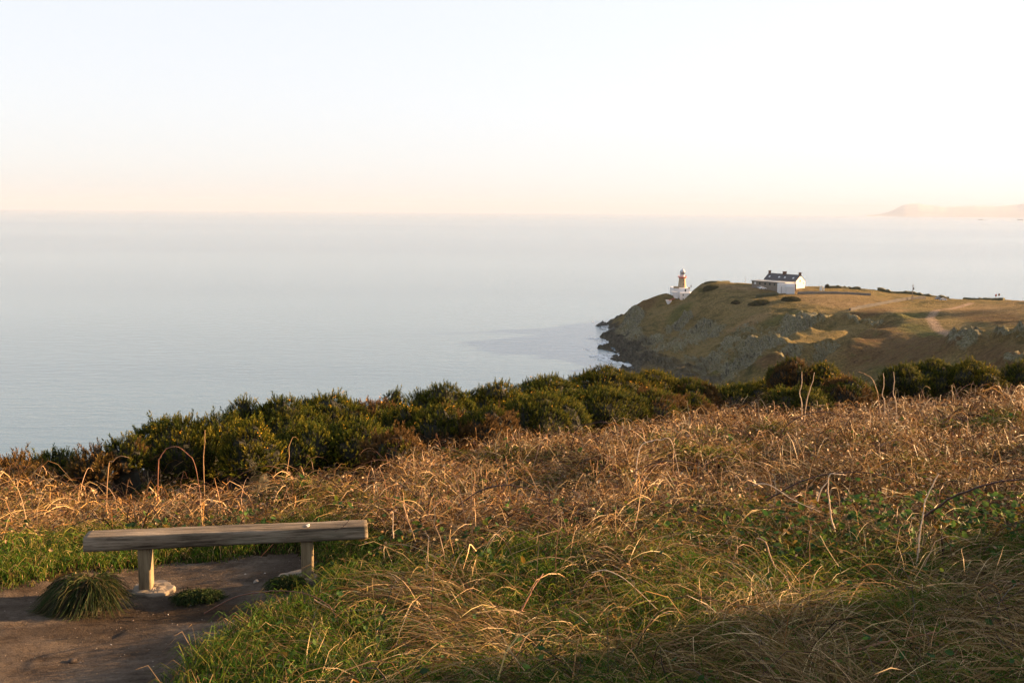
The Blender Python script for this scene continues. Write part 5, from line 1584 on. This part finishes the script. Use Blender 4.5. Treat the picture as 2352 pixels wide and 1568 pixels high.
for px, w, ht, lb in ((1885.5, 5, 8, 'wider white gate pillar beside the track right of the house'), (1892, 2.6, 6, 'narrow white gate pillar beside the track right of the house')):
    x, y, z = P(px, 666, 625); g = hz(x, y); k = 625 / F; wd = w * k / 2
    bm = bmesh.new(); box(bm, -wd, wd, -wd, wd, -0.5, ht * k + 0.6, 0.05); box(bm, -wd - 0.1, wd + 0.1, -wd - 0.1, wd + 0.1, ht * k + 0.601, ht * k + 0.85)
    o = bm_obj('gate_pillar', bm, simple('white_pillar', (0.55, 0.58, 0.58)), loc=(x, y, g)); tag(o, lb, 'pillar')
for k, (px, py, lb) in enumerate(((2156, 688, 'left one of two small white vans at the end of the stone wall'), (2165, 690, 'right one of two small white vans at the end of the stone wall'))):
    car(px, py, 585, lb, WHITE if k else CARG, 0.1)

# ================================================================== SEA ROCKS
ROCKM = None
def rock_material():
    m, nt, b, o = new_mat('wet_rock')
    f = noise(nt, 0.5, 6, 0.7)
    L(nt, ramp(nt, f, [(0.3, (0.012, 0.012, 0.011)), (0.6, (0.045, 0.043, 0.036)), (0.8, (0.08, 0.075, 0.06))]), b.inputs['Base Color'])
    b.inputs['Roughness'].default_value = 0.6
    bump(nt, b, f, 1.0, 0.8)
    return m
ROCKM = rock_material()


def sea_rock(label, pts, Y, depth, base_py):
    """jagged stack rising from the sea; pts = outline peaks"""
    cx = sum(p[0] for p in pts) / len(pts); zb = 0
    Yr = None
    o0 = P(cx, base_py, 100); t = CAMZ / (CAMZ - o0[2]); Yr = 100 * t
    root = P(cx, base_py, Yr)
    bm = bmesh.new()
    for px, py, w in pts:
        top = P(px, py, Yr)
        h = top[2]; r_ = w * Yr / F / 2
        ret = bmesh.ops.create_icosphere(bm, subdivisions=3, radius=1)
        a = rng.random() * 6
        for v in ret['verts']:
            k = 1 + 0.16 * math.sin(v.co.x * 4 + a) + 0.13 * math.sin(v.co.y * 6 + v.co.z * 5 + a) + 0.07 * math.sin(v.co.x * 11 + v.co.z * 9)
            zz = max(v.co.z, -0.4)
            taper = 1 - 0.55 * max(zz, 0)
            v.co = ((px - cx) * Yr / F + v.co.x * r_ * k * taper * 1.15, v.co.y * r_ * 0.8 * k * taper * depth, zz * h * (0.93 + 0.1 * math.sin(a)) * (1 if zz > 0 else 0.8))
    o = bm_obj('sea_rock', bm, ROCKM, loc=(root[0], Yr, 0)); tag(o, label, 'rock', 'dark rocks off the tip of the headland')


sea_rock('dark jagged sea stack standing clear of the headland tip', [(1383, 737.5, 22), (1390, 737, 9), (1375, 742, 12)], 700, 1.0, 748)
sea_rock('tiny dark rock between the jagged stack and the headland', [(1398, 742, 6)], 700, 1.0, 746)
sea_rock('flat dark rock touching the back of the headland tip', [(1413, 734.5, 16), (1423, 737, 16)], 700, 1.0, 742)
sea_rock('rounded dark rock at the foot of the headland below the flat one', [(1410, 749, 26), (1421, 749, 22)], 700, 1.0, 762)

def foam():
    FX, FY = np.meshgrid(HX, HY)
    Zb = HZ
    m = (FY > 500) & (FY < 730) & (FX < 110) & (Zb < 0.2) & (Zb > -3.2)
    x, y = FX[m], FY[m]
    x = np.repeat(x, 3) + rng.normal(size=3 * len(x)) * 1.6; y = np.repeat(y, 3) + rng.normal(size=3 * len(y)) * 2.5
    k = fbm(x / 7, y / 12, 3, 141) > 0.52; x, y = x[k], y[k]; n = len(x)
    a = np.linspace(0, 2 * math.pi, 7)[:-1]
    sx_ = 0.35 + 1.1 * rng.random(n) ** 2; sy = sx_ * (0.5 + 0.8 * rng.random(n))
    V = np.stack([x[:, None] + sx_[:, None] * np.cos(a) * (0.6 + 0.6 * rng.random((n, 6))), y[:, None] + sy[:, None] * np.sin(a) * (0.6 + 0.6 * rng.random((n, 6))), np.full((n, 6), 0.05) + 0.07 * rng.random((n, 1))], -1)
    tri = np.array([[0, 1, 2], [0, 2, 3], [0, 3, 4], [0, 4, 5]])
    o = mesh_np('sea_foam', V.reshape(-1, 3), (np.arange(n)[:, None, None] * 6 + tri[None]).reshape(-1, 3), simple('foam_white', (0.55, 0.58, 0.62), 0.8, 0.1, 1.0))
    tag(o, kind='stuff')


foam()

# ================================================================== BOATS, FAR HILLS
def boat(label, px, py, s):
    t = CAMZ / (CAMZ - P(px, py, 100)[2]); Yb = 100 * t; c = P(px, py, Yb)
    k = Yb / F
    root = empty('sailing_boat', (c[0], Yb, 0), 0.4); tag(root, label, 'boat')
    bm = bmesh.new(); hl = 2.2 * s * k
    sec = [(-hl, 0.55), (-hl * 0.5, 0.8), (hl * 0.3, 0.8), (hl, 0.02)]; rows = []
    for x, w in sec:
        wd = w * hl * 0.32
        rows.append([bm.verts.new(q) for q in ((x, -wd, 0.35 * k * s), (x, -wd * 0.6, -0.3), (x, wd * 0.6, -0.3), (x, wd, 0.35 * k * s))])
    for a, b in zip(rows[:-1], rows[1:]):
        for i in range(3): bm.faces.new((a[i], b[i], b[i + 1], a[i + 1]))
        bm.faces.new((a[3], b[3], b[0], a[0]))
    bm.faces.new(rows[0]); bm.faces.new(rows[-1][::-1])
    bm_obj('hull', bm, simple('boat_hull', (0.10, 0.08, 0.06)), root)
    bm = bmesh.new(); lathe(bm, [(0.05 * k * s, 0), (0.03 * k * s, 4.2 * k * s)], 6); bm_obj('mast', bm, STONE, root)
    bm = bmesh.new(); th = 0.03 * k
    tri = [(-0.1 * k * s, 0.9 * k * s), (-1.3 * k * s, 0.9 * k * s), (-0.1 * k * s, 4 * k * s)]
    a = [bm.verts.new((x, -th, z)) for x, z in tri]; b = [bm.verts.new((x, th, z)) for x, z in tri]
    bm.faces.new(a); bm.faces.new(b[::-1])
    for i in range(3): bm.faces.new((a[i], b[i], b[(i + 1) % 3], a[(i + 1) % 3]))
    bm_obj('sail', bm, simple('sail_cloth', (0.22, 0.19, 0.13)), root)


boat('tiny distant boat on the open sea far left below the horizon', 410.5, 529, 0.55)
boat('small brownish sailing boat on the bay at the far right', 2217, 603, 0.8)


def hills():
    Yh = 38000
    prof = [(1990, 494), (2015, 493), (2030, 490), (2050, 484), (2062, 476), (2075, 470), (2095, 467), (2110, 467), (2125, 470), (2150, 472), (2170, 475), (2200, 474), (2240, 472), (2290, 473), (2330, 470), (2380, 464), (2450, 462), (2520, 468), (2600, 460), (2700, 466), (2850, 470)]
    xs = np.array([p[0] for p in prof], float); ys = np.array([p[1] for p in prof], float)
    gx2 = np.linspace(1990, 2850, 240); top = np.interp(gx2, xs, ys)
    V = []; nrow = 9
    for j in range(nrow):
        t = j / (nrow - 1); Yj = Yh - 1500 + 6000 * t
        env = math.sin(math.pi * min(1, max(0.0, t)) ) ** 0.8
        for k in range(len(gx2)):
            x, y, z = P(gx2[k], top[k], Yh)
            base = -5
            zz = base + (max(z, 0) - base) * env * (1 - 0.18 * float(vnoise(np.array([gx2[k] / 16]), np.array([j * 1.3]), 4)[0]) * (t != 0.5))
            V.append((x * Yj / Yh, Yj, zz if 0 < j < nrow - 1 else -5))
    o = mesh_np('hills', np.array(V), grid_faces(len(gx2), nrow), simple('far_hill', (0.30, 0.27, 0.24), 0.95, 0.3, 0.002), smooth_=True)
    tag(o, kind='structure')


hills()
for px, w, lb in ((2253, 12, 'thin low islet far out in the bay, left one'), (2344, 16, 'thin low islet far out in the bay, cut by the right edge')):
    t = CAMZ / (CAMZ - P(px, 505.5, 100)[2]); Yi = 100 * t; c = P(px, 505.5, Yi); k = Yi / F
    bm = bmesh.new(); bmesh.ops.create_icosphere(bm, subdivisions=3, radius=1)
    for v in bm.verts: v.co = (v.co.x * w * k / 2, v.co.y * w * k / 2, max(v.co.z, -0.1) * 1.6 * k * (1 + 0.3 * math.sin(v.co.x * 7)))
    o = bm_obj('islet', bm, ROCKM, loc=(c[0], Yi, 0)); tag(o, lb, 'islet')
